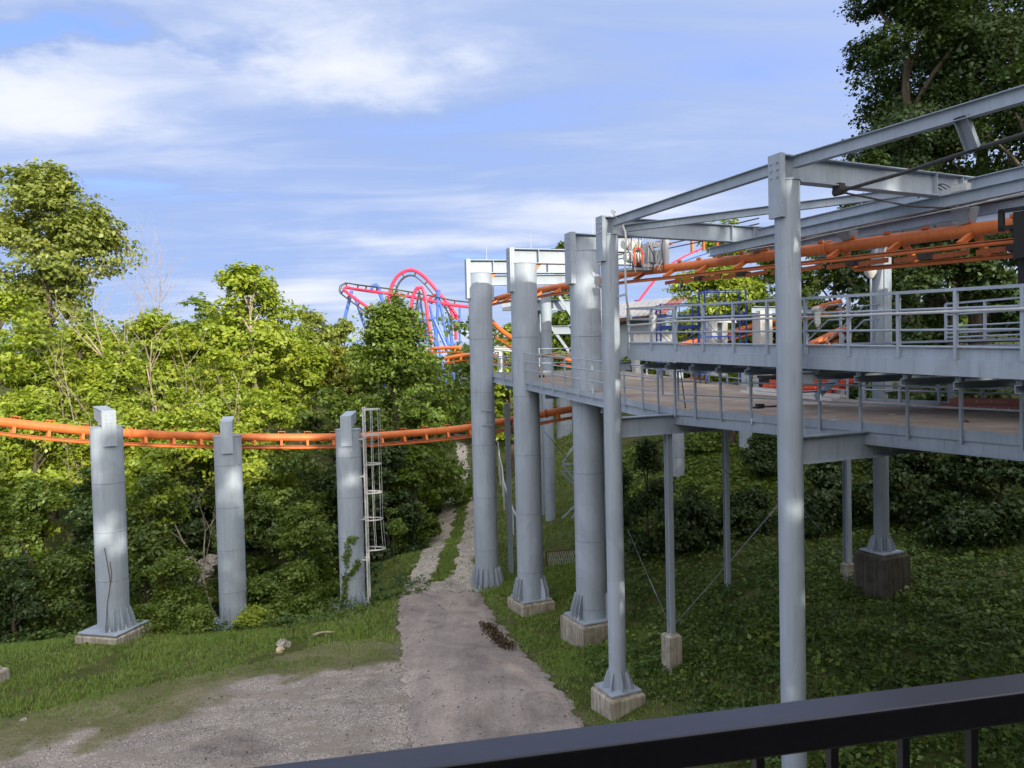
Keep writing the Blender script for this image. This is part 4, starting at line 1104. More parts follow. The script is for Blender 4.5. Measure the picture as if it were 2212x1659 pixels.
def tree(label, x, y, ztop, R, shape='round', mat='leaf_mid', n=7000, leafs=.2, hb=.25, group=None, lobes=None, clump=None, barkm='bark', name='tree', cat='tree', seed=None, trunk_r=None, lean=0.0, dens=1.0):
    rng = np.random.default_rng(seed if seed is not None else int(abs(x * 131 + y * 17)) + 5)
    n, leafs = int(n * 1.7), leafs * .66
    g = gz(x, y); h = max(ztop - g, .6)
    o = thing(name, label, cat, (x, y, g), group)
    nl = lobes or int(10 + 4 * h / max(R, .5))
    t = rng.uniform(0, 1, nl) ** (1.05 if shape == 'pyramid' else .95); az = rng.uniform(0, 2 * np.pi, nl)
    pr = prof(shape, t); rad = R * pr * (rng.uniform(.30, .82, nl) if shape != 'pyramid' else rng.uniform(.35, .98, nl))
    crown_h = h * (1 - hb)
    LC = np.stack([rad * np.cos(az) + lean * t, rad * np.sin(az), h * hb + t * crown_h * .93], 1)
    LR = R * rng.uniform(.24, .40, nl) * (.55 + .45 * pr)
    if shape == 'pyramid': LR = R * rng.uniform(.14, .26, nl) * (.7 + .3 * pr)
    if shape == 'pyramid':
        k = max(3, nl // 14); LC[:k] = np.c_[rng.normal(size=(k, 2)) * R * .05 + np.array([lean, 0]), h * hb + np.linspace(.78, .97, k) * crown_h]; LR[:k] = R * np.linspace(.2, .09, k)
    top = np.argmax(LC[:, 2]); LC[top] = (lean, 0, h - LR[top] * .7)
    cr = clump or max(.32, R * .115)
    nc = max(24, int(n / 26))
    ci = rng.choice(nl, nc, p=(LR ** 2) / (LR ** 2).sum())
    d = rng.normal(size=(nc, 3)); d[:, 2] += .25; d /= np.linalg.norm(d, axis=1, keepdims=True)
    CC = LC[ci] + d * (LR[ci] * rng.uniform(.5, 1.12, nc))[:, None] * np.array([1, 1, .8])
    out = CC - np.array([lean * .5, 0, h * hb + crown_h * .42]); out /= np.maximum(np.linalg.norm(out, axis=1, keepdims=True), 1e-6)
    li = rng.integers(0, nc, n)
    off = rng.normal(size=(n, 3)) * np.array([cr, cr, cr * .42]) * .62
    P = CC[li] + off
    P[:, 2] -= .22 * np.hypot(off[:, 0], off[:, 1])
    P[:, 2] = np.maximum(P[:, 2], .05); big = rng.uniform(.42, 1.5, n)
    Nn = out[li] * .55 + np.array([0, 0, .55]) + rng.normal(size=(n, 3)) * .62 + d[li] * .35
    ctint = rng.uniform(0, 1, nc)
    tint = np.clip(.12 + .55 * ctint[li] + .38 * rng.uniform(0, 1, n), 0, 1)
    V, F = leaf_quads(P, Nn, leafs * big, rng.uniform(.42, .75, (n, 1)), rng)
    me = fast_mesh('crown', V, F, M[mat], tint)
    c = bpy.data.objects.new('crown', me); COL.objects.link(c); c.parent = o; WL[c.name] = Vector((x, y, g))
    # trunk with limbs reaching into the lobes
    tr = trunk_r or .016 * h + .05; mb = MB(); b0 = Vector((x, y, g - .2))
    th = h * (.82 if shape != 'bush' else .4)
    pts = [b0 + Vector((lean * (k / 5) ** 2 + .05 * R * math.sin(k * 1.7 + x) * (k / 5), .05 * R * math.cos(k * 2.1 + y) * (k / 5), (th + .2) * k / 5)) for k in range(6)]
    mb.tube(pts, [tr * (1.25 - 1.05 * k / 5) for k in range(6)], 8)
    for j in range(min(nl, 14 if shape != 'bush' else 7)):
        q = Vector((x, y, g)) + Vector(LC[j]); zb = max(.12 * h, min(q.z - g - .35 * math.hypot(*(LC[j][:2])) - .1 * h, th * .95))
        k = zb / th * 5; i0 = min(4, max(0, int(k))); a = pts[i0].lerp(pts[i0 + 1], min(1, max(0, k - i0)))
        m = a.lerp(q, .5) + Vector((0, 0, .06 * (q - a).length))
        mb.tube([a, m, q], [tr * .42 * (1 - .6 * zb / h), tr * .26, tr * .09], 6)
        for s_ in range(3):
            e = q + Vector(np.clip(rng.normal(size=3), -1, 1)) * LR[j] * .45
            mb.tube([m.lerp(q, .4 + .25 * s_), e], [tr * .13, tr * .04], 4)
    mb.build('trunk', M[barkm], o, True, 60)
    return o
def T(label, u, v, Y, wpx, shape='round', mat='leaf_mid', n=7000, leafs=.2, **k):
    p = at(u, v, Y)
    return tree(label, p.x, p.y, p.z, wpx / 2 * Y / FOCAL, shape, mat, n, leafs, **k)
def bare(label, u, v, Y, seed, spread=.5, r0=.12, m='bark_dead', group=None, zb=None, depth=4, lean=0):
    p = at(u, v, Y); g = gz(p.x, p.y) if zb is None else zb; rng = random.Random(seed)
    o = thing('dead_tree', label, 'bare tree', (p.x, p.y, g), group); tw = MB(); mb = MB()
    H = p.z - g
    def grow(a, d, L, r, dep, m_):
        pts = [a]; dd = d.copy()
        for k in range(3):
            dd = (dd + Vector((rng.gauss(0, .12), rng.gauss(0, .12), .06))).normalized(); pts.append(pts[-1] + dd * L / 3)
        (mb if dep >= depth - 1 else tw).tube(pts, [r, r * .85, r * .72, r * .55], 6 if dep > 1 else 4)
        if dep == 0: return
        for k in range(3 if dep > 1 else 2):
            ax = Vector((rng.gauss(0, 1), rng.gauss(0, 1), rng.gauss(0, .4))).normalized()
            nd = (dd + ax * spread * rng.uniform(.7, 1.4)).normalized()
            grow(pts[rng.choice((1, 2, 3, 3))], nd, L * rng.uniform(.5, .72), r * .52, dep - 1, m_)
    grow(Vector((p.x, p.y, g - .1)), Vector((lean, 0, 1)).normalized(), H * .52, r0, depth, None)
    mb.build('trunk', M[m], o, True, 60); tw.build('branches', M[m], o, True, 60)['kind'] = 'stuff'
    return o

LEFT_WOODS = 'trees of the woods behind the left pillars'
T('tall olive green tree towering over the woods at the left edge', 92, 350, 60, 330, 'round', 'leaf_olive', 16000, .27, hb=.42, lobes=34, group=LEFT_WOODS)
T('sparse pale-trunked tree with pointed leafy tops beside the distant pink coaster', 548, 566, 57, 250, 'open', 'leaf_bright', 10000, .26, hb=.3, barkm='bark_pale', lobes=60, group=LEFT_WOODS, lean=-.6, seed=4)
T('dense cone-shaped dark green tree in front of the pink and blue coaster', 848, 628, 54, 325, 'pyramid', 'leaf_mid', 26000, .22, hb=.03, lobes=120, group=LEFT_WOODS, seed=12)
for lab, u, v, Y, w, sh, m, n, ls, hb in (
    ('bright yellow-green tree cut by the left edge of the picture below the tall olive tree', -30, 575, 44, 300, 'round', 'leaf_bright', 9000, .22, .3),
    ('yellow-green tree just below the tall olive tree', 175, 690, 50, 250, 'round', 'leaf_bright', 8000, .22, .3),
    ('bright yellow-green tree at the foot of the tall bare snags', 335, 672, 52, 230, 'round', 'leaf_bright', 8000, .23, .3),
    ('mid green tree right of the forked bleached trunk', 425, 640, 62, 190, 'round', 'leaf_mid', 6000, .25, .35),
    ('yellow-green tree in front of the sparse pale-trunked tree', 470, 748, 48, 250, 'round', 'leaf_bright', 8000, .21, .3),
    ('feathery mid green tree right of the sparse pale-trunked tree', 672, 672, 78, 190, 'round', 'leaf_olive', 6000, .28, .35),
    ('small grey-green tree beneath the left blue legs of the pink coaster', 742, 690, 82, 130, 'round', 'leaf_olive', 4500, .28, .35),
    ('yellowing tree left of the cone-shaped tree', 733, 745, 66, 130, 'round', 'leaf_yellow', 4500, .25, .3),
    ('rounded yellow-green tree between the sparse tree and the yellowing one', 640, 740, 62, 190, 'round', 'leaf_bright', 6500, .24, .3),
    ('rounded bright tree behind the thin bare stem, below the sparse pale-trunked tree', 600, 700, 68, 170, 'round', 'leaf_bright', 7000, .24, .3),
    ('soft yellow-green tree between the forked dead trunk and the sparse tree', 400, 705, 56, 210, 'round', 'leaf_bright', 8000, .22, .3),
    ('yellow-green tree behind the pale fan of bare branches', 100, 735, 47, 230, 'round', 'leaf_bright', 8000, .2, .25),
    ('yellow-green tree right of the pale bare shrub', 262, 745, 46, 200, 'round', 'leaf_bright', 8000, .2, .25),
    ('dark tree low against the left flank of the cone-shaped tree', 718, 842, 48, 250, 'round', 'leaf_deep', 8000, .2, .15),
    ('dark green tree above the middle left pillar', 565, 842, 46, 250, 'round', 'leaf_bright', 8000, .2, .2),
    ('yellow-green tree above the orange track between the first two left pillars', 392, 842, 44, 240, 'round', 'leaf_bright', 8000, .2, .2),
    ('yellow-green tree behind the leftmost pillar top', 235, 850, 42, 250, 'round', 'leaf_bright', 8000, .19, .2),
    ('low bright tree behind the orange track at the left edge', 70, 835, 40, 270, 'round', 'leaf_bright', 8500, .19, .2),
    ('shaded leafy tree filling the left edge below the orange track', -40, 960, 35, 250, 'round', 'leaf_mid', 7000, .17, .1),
    ('leafy round-leaved tree hanging over the left side of the gravel lane', 890, 845, 47, 150, 'pyramid', 'leaf_mid', 9000, .2, .03),
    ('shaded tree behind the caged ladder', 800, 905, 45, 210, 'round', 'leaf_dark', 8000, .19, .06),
):
    T(lab, u, v, Y, w, sh, m, n, ls, hb=hb, group=LEFT_WOODS)
T('pale yellow-green sprig tree in front of the leftmost pillar base woods', 305, 955, 34.5, 150, 'open', 'leaf_bright', 2600, .15, hb=.5, group=LEFT_WOODS, lean=.8)
UNDER = 'shaded shrubs under the left woods'
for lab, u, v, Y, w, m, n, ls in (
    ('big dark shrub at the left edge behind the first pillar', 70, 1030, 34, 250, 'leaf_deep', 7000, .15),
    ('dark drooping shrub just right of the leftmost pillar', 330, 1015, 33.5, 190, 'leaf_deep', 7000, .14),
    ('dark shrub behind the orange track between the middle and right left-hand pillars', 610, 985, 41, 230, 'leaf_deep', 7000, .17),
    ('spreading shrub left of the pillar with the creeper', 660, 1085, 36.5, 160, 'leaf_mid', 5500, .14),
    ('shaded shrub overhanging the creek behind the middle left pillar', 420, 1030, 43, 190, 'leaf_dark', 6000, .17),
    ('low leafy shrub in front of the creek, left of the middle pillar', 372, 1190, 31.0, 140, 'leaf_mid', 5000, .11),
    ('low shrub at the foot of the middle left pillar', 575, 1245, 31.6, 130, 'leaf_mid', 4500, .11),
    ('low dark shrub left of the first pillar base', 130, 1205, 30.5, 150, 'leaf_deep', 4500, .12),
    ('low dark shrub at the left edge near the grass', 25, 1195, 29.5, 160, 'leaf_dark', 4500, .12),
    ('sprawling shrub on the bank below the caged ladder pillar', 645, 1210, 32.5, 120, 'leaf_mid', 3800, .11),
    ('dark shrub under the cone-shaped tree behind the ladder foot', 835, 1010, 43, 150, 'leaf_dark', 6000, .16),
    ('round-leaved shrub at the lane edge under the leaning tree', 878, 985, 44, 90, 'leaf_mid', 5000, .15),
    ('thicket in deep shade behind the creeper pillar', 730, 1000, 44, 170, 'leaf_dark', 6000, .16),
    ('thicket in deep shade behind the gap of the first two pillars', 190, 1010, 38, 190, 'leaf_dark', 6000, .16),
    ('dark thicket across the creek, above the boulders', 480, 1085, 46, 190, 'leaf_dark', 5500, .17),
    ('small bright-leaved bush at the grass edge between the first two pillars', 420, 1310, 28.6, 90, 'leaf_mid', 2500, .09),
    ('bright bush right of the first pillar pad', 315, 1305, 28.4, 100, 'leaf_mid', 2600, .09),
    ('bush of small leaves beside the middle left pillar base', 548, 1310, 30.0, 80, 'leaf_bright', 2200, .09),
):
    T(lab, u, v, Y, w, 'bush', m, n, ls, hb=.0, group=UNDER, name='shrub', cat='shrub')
bare('forked bleached dead trunk standing above the bright woods', 378, 598, 50, 5, .55, .15, group='bare dead trees in the left woods')
bare('thin bare snag beside the tall olive tree', 252, 560, 54, 9, .35, .08, group='bare dead trees in the left woods')
bare('bare grey snag with pointed tips right of the olive tree', 300, 548, 56, 21, .35, .08, group='bare dead trees in the left woods')
bare('pale fan of bare branches over the first left pillar', 160, 722, 41, 14, .6, .045, group='bare dead trees in the left woods')
bare('pale bare shrub branches left of the forked dead trunk', 222, 718, 40.5, 31, .6, .045, group='bare dead trees in the left woods')
bare('thin bare stem among bright leaves left of the sparse tree', 566, 810, 47, 33, .4, .06, group='bare dead trees in the left woods')
bare('leaning dead tree hanging behind the middle left pillar', 470, 1010, 36, 41, .6, .09, lean=-.5, group='bare dead trees in the left woods')
# small sapling by the lane
T('thin young sapling standing alone in the grass left of the lane', 848, 1098, 40.0, 44, 'open', 'leaf_mid', 500, .09, hb=.45, name='sapling', cat='sapling', trunk_r=.035, lobes=7)

RIGHT_WOODS = 'trees behind and right of the platforms'
for lab, u, v, Y, w, sh, m, n, ls, hb in (
    ('big dark tree filling the top right corner behind the overhead beams', 2110, -200, 46, 500, 'round', 'leaf_dark', 34000, .2, .2),
    ('feathery olive-green tree edge against the sky at top right', 1960, -200, 43, 300, 'round', 'leaf_dark', 30000, .17, .25),
    ('tall dark tree between the feathery one and the top right corner tree', 2010, -150, 48, 340, 'round', 'leaf_dark', 24000, .2, .1),
    ('dark tree at the right edge beyond the orange track', 2240, 60, 33, 330, 'round', 'leaf_dark', 15000, .17, .2),
    ('dark green tree behind the back railing of the upper platform', 2060, 430, 31, 300, 'round', 'leaf_dark', 13000, .16, .1),
    ('dark tree behind the grey column with conduits', 1880, 330, 38, 240, 'round', 'leaf_dark', 11000, .18, .15),
    ('sunlit yellow-green tree behind the blue scaffolds', 1570, 470, 44, 240, 'round', 'leaf_bright', 16000, .17, .25),
    ('sunlit green tree right of the scaffolds, behind the near slim post', 1700, 480, 45, 190, 'round', 'leaf_mid', 9000, .2, .2),
    ('sunlit yellow-green tree between the taller scaffold and the near slim post', 1650, 505, 50, 200, 'round', 'leaf_bright', 11000, .19, .1),
    ('mid green tree filling the gap right of the near slim post above the walkway', 1800, 480, 50, 190, 'round', 'leaf_mid', 11000, .19, .1),
    ('low bushy tree behind the shorter scaffold', 1465, 675, 52, 130, 'round', 'leaf_mid', 5000, .19, .05),
    ('low sunlit tree right of the white-roofed shed', 1500, 640, 48, 110, 'round', 'leaf_mid', 4500, .19, .15),
    ('slender tree top rising between the cross-heads', 1212, 494, 72, 64, 'open', 'leaf_mid', 2600, .27, .3),
    ('sunlit broad-leaved tree between the first two big pillars', 1100, 700, 58, 130, 'round', 'leaf_bright', 5500, .24, .1),
    ('sunlit tree seen between the second and third big pillars', 1215, 640, 60, 110, 'round', 'leaf_mid', 5000, .24, .2),
    ('sunlit yellowish tree left of the far big pillar, beside the lane', 972, 845, 104, 66, 'round', 'leaf_yellow', 4200, .3, .05),
    ('dark tree behind the far big pillar top', 1035, 640, 66, 90, 'round', 'leaf_mid', 4000, .25, .2),
    ('bright tree behind the deck railing, between slim posts', 1400, 740, 56, 130, 'round', 'leaf_mid', 4500, .22, .15),
):
    T(lab, u, v, Y, w, sh, m, n, ls, hb=hb, group=RIGHT_WOODS)
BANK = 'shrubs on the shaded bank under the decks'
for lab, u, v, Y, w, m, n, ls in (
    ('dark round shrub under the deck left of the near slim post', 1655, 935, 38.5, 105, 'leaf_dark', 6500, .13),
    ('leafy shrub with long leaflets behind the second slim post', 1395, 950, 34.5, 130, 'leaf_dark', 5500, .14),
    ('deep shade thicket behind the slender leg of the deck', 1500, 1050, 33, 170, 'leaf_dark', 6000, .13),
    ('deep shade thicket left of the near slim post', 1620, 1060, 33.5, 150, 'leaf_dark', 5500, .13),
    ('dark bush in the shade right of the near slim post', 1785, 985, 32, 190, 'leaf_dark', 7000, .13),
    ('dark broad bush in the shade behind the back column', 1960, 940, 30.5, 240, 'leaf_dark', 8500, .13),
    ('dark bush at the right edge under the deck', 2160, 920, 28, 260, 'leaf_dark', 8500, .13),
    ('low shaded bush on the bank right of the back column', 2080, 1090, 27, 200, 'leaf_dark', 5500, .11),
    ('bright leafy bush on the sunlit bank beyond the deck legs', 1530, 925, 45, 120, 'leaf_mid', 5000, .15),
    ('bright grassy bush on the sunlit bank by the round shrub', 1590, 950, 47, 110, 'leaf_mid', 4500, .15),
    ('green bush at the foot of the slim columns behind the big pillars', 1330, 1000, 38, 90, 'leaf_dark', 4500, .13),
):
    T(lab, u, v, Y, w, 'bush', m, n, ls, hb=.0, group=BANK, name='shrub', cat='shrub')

def mass(name, items, mat, leafs, kind='stuff', seed=3, dense=()):
    rng = np.random.default_rng(seed); PP, NNn, SS, TT = [], [], [], []
    for (x, y, zb, zt, R, n) in items:
        t = rng.uniform(0, 1, n); az = rng.uniform(0, 6.283, n); k = max(6, int(n / 60))
        cx = rng.uniform(-1, 1, (k, 3)); cx[:, :2] *= R * .8; cx[:, 2] = zb + (zt - zb) * rng.uniform(0, 1, k)
        cl = rng.integers(0, k, n); P = cx[cl] + rng.normal(size=(n, 3)) * np.array([R * .2, R * .2, R * .13]); P[:, 0] += x; P[:, 1] += y
        PP.append(P); NNn.append(rng.normal(size=(n, 3)) + np.array([0, -.4, .9])); SS.append(leafs * rng.uniform(.6, 1.3, n)); TT.append(np.clip(.5 * rng.uniform(0, 1, k)[cl] + .5 * rng.uniform(0, 1, n), 0, 1))
    for (x, y, zb, zt, R, n) in dense:
        PP.append(np.c_[x + rng.uniform(-R, R, n), y + rng.uniform(-R, R, n), rng.uniform(zb, zt, n)]); NNn.append(rng.normal(size=(n, 3)) + np.array([0, 0, .3])); SS.append(np.full(n, .62)); TT.append(rng.uniform(0, 1, n))
    V, F = leaf_quads(np.concatenate(PP), np.concatenate(NNn), np.concatenate(SS), .6, rng)
    me = fast_mesh(name, V, F, M[mat], np.concatenate(TT)); o = bpy.data.objects.new(name, me); COL.objects.link(o); o['kind'] = kind
    return o
# distant wood closing the horizon, and the tall wood on the hill behind the viewpoint that shades the foreground
rw = random.Random(5); items = []
for k in range(46):
    u = -500 + 70 * k; Y = rw.uniform(92, 125); p = at(u, 720 + rw.uniform(-25, 20), Y); g = gz(p.x, p.y)
    if 780 < u < 1010: p.z -= 3.2
    items.append((p.x, p.y, g, max(p.z, g + 5), 5.2, 1300))
o = mass('distant_wood', items, 'leaf_mid', .42); o['label'] = 'distant wood closing the view behind the nearer trees'
items = []
ex, ey = .891, .454
dense = []
for k in range(32):
    w = -50 + 3.3 * k + rw.uniform(-1, 1); b = rw.uniform(-3, 6)
    x, y = 20 + ex * w + .454 * b, -15 + ey * w - .891 * b
    top = 18.4 if w < -9 else (19.5 if w < -4.5 else (22 if w < 26 else 44))
    dense.append((x, y, -1, top, 3.4, 1500)); items.append((x, y, top - 1, top + 5.5, 2.6, 760 if -6 < w < 6 else 420))
for k in range(14):
    x, y = rw.uniform(27, 46), -8 + 2.4 * k
    if x * ex + y * ey < 40: x = (40 - y * ey) / ex + rw.uniform(0, 8)
    items.append((x + max(0, (y - 8) * .5), y, 3, 42 + rw.uniform(-2, 3), 4.4, 2600))
o = mass('hillside_wood', items, 'leaf_dark', .5, seed=8, dense=dense); o['label'] = 'tall wood on the hill behind the viewpoint shading the ground'

# grass, ground cover, litter
def blades(name, P, hgt, wid, mat, seed=1, per=4):
    rng = np.random.default_rng(seed); n = len(P) * per; base = np.repeat(P, per, 0) + np.c_[rng.normal(size=(n, 2)) * .045, np.zeros(n)]
    h = np.repeat(hgt, per) * rng.uniform(.5, 1.25, n); az = rng.uniform(0, 6.283, n); bend = rng.uniform(.15, .75, n)
    s = np.c_[np.cos(az), np.sin(az), np.zeros(n)]; f = np.c_[-np.sin(az), np.cos(az), np.zeros(n)]
    w = (np.repeat(wid, per) * rng.uniform(.7, 1.3, n))[:, None]
    tip = base + f * (h * bend)[:, None]; tip[:, 2] += h
    V = np.stack([base - s * w, base + s * w, tip], 1).reshape(-1, 3)
    tl = np.clip(np.repeat(rng.uniform(0, .55, len(P)), per) + rng.uniform(0, .45, n), 0, 1)
    me = fast_mesh(name, V, np.arange(3 * n).reshape(-1, 3), M[mat], tl); o = bpy.data.objects.new(name, me); COL.objects.link(o); o['kind'] = 'stuff'
    return o
def scatter(n, x0, x1, y0, y1, rng): return rng.uniform(x0, x1, n), rng.uniform(y0, y1, n)
rg = np.random.default_rng(21)
def grass_field():
    parts = []
    for (n, x0, x1, y0, y1) in ((44000, -27, -2, 14, 29), (9000, -9, -1.5, 29, 48), (20000, -2, 6.5, 17, 36), (9000, -4, 7, 36, 66), (1800, -6.2, -1.8, 34, 62), (3500, 6, 15, 34, 48)):
        x, y = scatter(n, x0, x1, y0, y1, rg); m = ~on_asphalt(x, y)
        tr = on_track(x, y) & (rg.uniform(0, 1, n) > .04); m &= ~tr
        v = vnoise(x, y, .5, 2.2); m &= (v + rg.uniform(-.3, .5, n) > -.24)
        if x0 < -20:                        # thins out towards the gravel in ragged tufts
            e = -lot_edge(x, y) + 1.3 * vnoise(x, y, 2.4, 7.7)
            m &= rg.uniform(0, 1, n) < np.clip((e + 1.9) / 3.6, .0, 1) ** 1.7 + .012
        if x1 <= -1.9 or x0 < -20: m &= ~((gz_arr(x, y) < -1.9))
        xr = _interp(y, EDGE_R)
        if x0 == -2: m &= (x < xr + 4.6 + 1.2 * v) & (x > xr - .1)
        parts.append(np.c_[x, y][m])
    XY = np.concatenate(parts); z = gz_arr(XY[:, 0], XY[:, 1]); P = np.c_[XY, z - .01]
    near = np.clip((XY[:, 1] - 14) / 30, 0, 1)
    h = .055 + .075 * np.clip(vnoise(XY[:, 0], XY[:, 1], .35, 8.8) + .5, 0, 1.3) + .06 * near
    ed = np.clip(-lot_edge(XY[:, 0], XY[:, 1]) / 3 + .35, .35, 1); h = np.where(XY[:, 0] < -2.5, h * ed, h)
    blades('grass', P, h, .0065 + .012 * near, 'grass', 4, 6)
grass_field()
def rough_grass():
    n = 15000; x, y = scatter(n, 2, 20, 12, 31, rg); xr = _interp(y, EDGE_R); m = (x > xr + 1.5) & (vnoise(x, y, .5, 14.2) + rg.uniform(-.4, .4, n) > .0); x, y = x[m], y[m]
    blades('rough_grass', np.c_[x, y, gz_arr(x, y)], .14 + .14 * rg.uniform(0, 1, len(x)), np.full(len(x), .011), 'weeds', 6, 5)
rough_grass()
def cover(name, n, x0, x1, y0, y1, cond, mat, size, hmax, seed):
    rng = np.random.default_rng(seed); x, y = scatter(n, x0, x1, y0, y1, rng); m = cond(x, y); x, y = x[m], y[m]
    k = vnoise(x, y, .8, seed * 1.3); k2 = vnoise(x, y, 2.6, seed * 2.1)
    hh = np.clip(.35 + .8 * k + .5 * k2, .02, 1.2) * hmax
    keep = rng.uniform(0, 1, len(x)) < np.clip(.75 + 1.1 * k2 + .3 * k, .12, 1); x, y, hh, k2 = x[keep], y[keep], hh[keep], k2[keep]
    z = gz_arr(x, y) + hh * rng.uniform(.15, 1, len(x)) ** .6 + .01
    Nn = rng.normal(size=(len(x), 3)) * .42 + np.array([0, -.1, 1.0])
    V, F = leaf_quads(np.c_[x, y, z], Nn, size * rng.uniform(.5, 1.4, len(x)), .72, rng)
    me = fast_mesh(name, V, F, M[mat], np.clip(rng.uniform(0, 1, len(x)) * .6 + .4 * np.clip(k2 + .5, 0, 1), 0, 1))
    o = bpy.data.objects.new(name, me); COL.objects.link(o); o['kind'] = 'stuff'; return o
def c_right(x, y):
    xr = _interp(y, EDGE_R); return (x > xr + 1.9 + .8 * vnoise(x, y, .6, 4.4))
cover('ground_cover', 95000, 1.5, 20, 11, 25, c_right, 'weeds', .058, .32, 5)
cover('broad_weeds', 9000, 1.5, 20, 11, 27, lambda x, y: c_right(x, y) & (vnoise(x, y, .45, 12.1) > .05), 'leaf_mid', .085, .36, 23)
cover('ground_cover', 26000, 3, 26, 25, 36, lambda x, y: x > 4.5, 'weeds', .075, .35, 9)
cover('bank_undergrowth', 26000, -26, -4, 27.2, 36, lambda x, y: (y > np.interp(x, [-26, -15, -11.6, -8, -6.5, -5.5], [28.0, 28.2, 29.0, 28.4, 30.2, 33.5]) + .5 * vnoise(x, y, .7, 1.1)), 'weeds', .075, .55, 13)
cover('sunlit_bank_plants', 22000, 5, 18, 36, 50, lambda x, y: x > 5.5, 'leaf_mid', .11, .45, 17)
cover('far_bank_plants', 20000, -26, -7, 36, 60, lambda x, y: gz_arr(x, y) > -3.0, 'leaf_dark', .15, .6, 19)
def litter():
    rng = np.random.default_rng(31); n = 1500
    a = ground_hit(1048, 1352); b = ground_hit(1098, 1404); t = rng.uniform(0, 1, n)
    x = a.x + (b.x - a.x) * t + rng.normal(size=n) * .16; y = a.y + (b.y - a.y) * t + rng.normal(size=n) * .22
    z = gz_arr(x, y) + .05 + np.abs(rng.normal(size=n)) * .04
    V, F = leaf_quads(np.c_[x, y, z], rng.normal(size=(n, 3)) * .7 + np.array([0, 0, 1]), .05 * rng.uniform(.5, 1.4, n), .5, rng)
    me = fast_mesh('leaf_litter', V, F, M['dead_leaf'], rng.uniform(0, 1, n)); o = bpy.data.objects.new('leaf_litter', me); COL.objects.link(o); o['kind'] = 'stuff'
    # loose stones over the gravel lot and along the asphalt edge
    n = 5200; x, y = scatter(n, -20, -2.2, 9, 24.5, rng); m = on_lot(x, y) & (rng.uniform(0, 1, n) < np.clip(lot_edge(x, y) * .5 + .6, 0, .9)); x, y = x[m], y[m]; n = len(x)
    s = .012 + .028 * rng.uniform(0, 1, n) ** 3; z = gz_arr(x, y) + .022 + s * .4
    oct_ = np.array([(1, 0, 0), (-1, 0, 0), (0, 1, 0), (0, -1, 0), (0, 0, .7), (0, 0, -.7)], float)
    V = np.c_[x, y, z][:, None] + oct_[None] * s[:, None, None] * rng.uniform(.6, 1.3, (n, 6, 1))
    f = np.array([(0, 2, 4), (2, 1, 4), (1, 3, 4), (3, 0, 4), (2, 0, 5), (1, 2, 5), (3, 1, 5), (0, 3, 5)])
    F = (np.arange(n) * 6)[:, None, None] + f[None]
    me = fast_mesh('loose_stones', V.reshape(-1, 3), F.reshape(-1, 3), M['stone']); o = bpy.data.objects.new('loose_stones', me); COL.objects.link(o); o['kind'] = 'stuff'
    # grit and stones that have washed onto the asphalt edges
    n = 2600; y = rng.uniform(13, 34, n); side = rng.integers(0, 2, n); off = np.abs(rng.normal(size=n)) * .35
    x = np.where(side == 0, _interp(y, EDGE_L) + off - .15, _interp(y, EDGE_R) - off + .2); k = rng.uniform(0, 1, n) < .06
    x = np.where(k, rng.uniform(_interp(y, EDGE_L), _interp(y, EDGE_R)), x); s = .009 + .02 * rng.uniform(0, 1, n) ** 3; z = gz_arr(x, y) + .05 + s * .3
    V = np.c_[x, y, z][:, None] + oct_[None] * s[:, None, None] * rng.uniform(.6, 1.3, (n, 6, 1)); F = (np.arange(n) * 6)[:, None, None] + f[None]
    me = fast_mesh('road_grit', V.reshape(-1, 3), F.reshape(-1, 3), M['stone']); o = bpy.data.objects.new('road_grit', me); COL.objects.link(o); o['kind'] = 'stuff'
    # fallen leaves and straw caught in the grass, on the road edge and the lot
    n = 1500; x, y = scatter(n, -16, 5, 12, 34, rng); z = gz_arr(x, y) + .07
    V, F = leaf_quads(np.c_[x, y, z], rng.normal(size=(n, 3)) * .5 + np.array([0, 0, 1]), .035 * rng.uniform(.4, 1.4, n), .5, rng)
    me = fast_mesh('fallen_leaves', V, F, M['dead_leaf'], rng.uniform(.3, 1, n)); o = bpy.data.objects.new('fallen_leaves', me); COL.objects.link(o); o['kind'] = 'stuff'
litter()
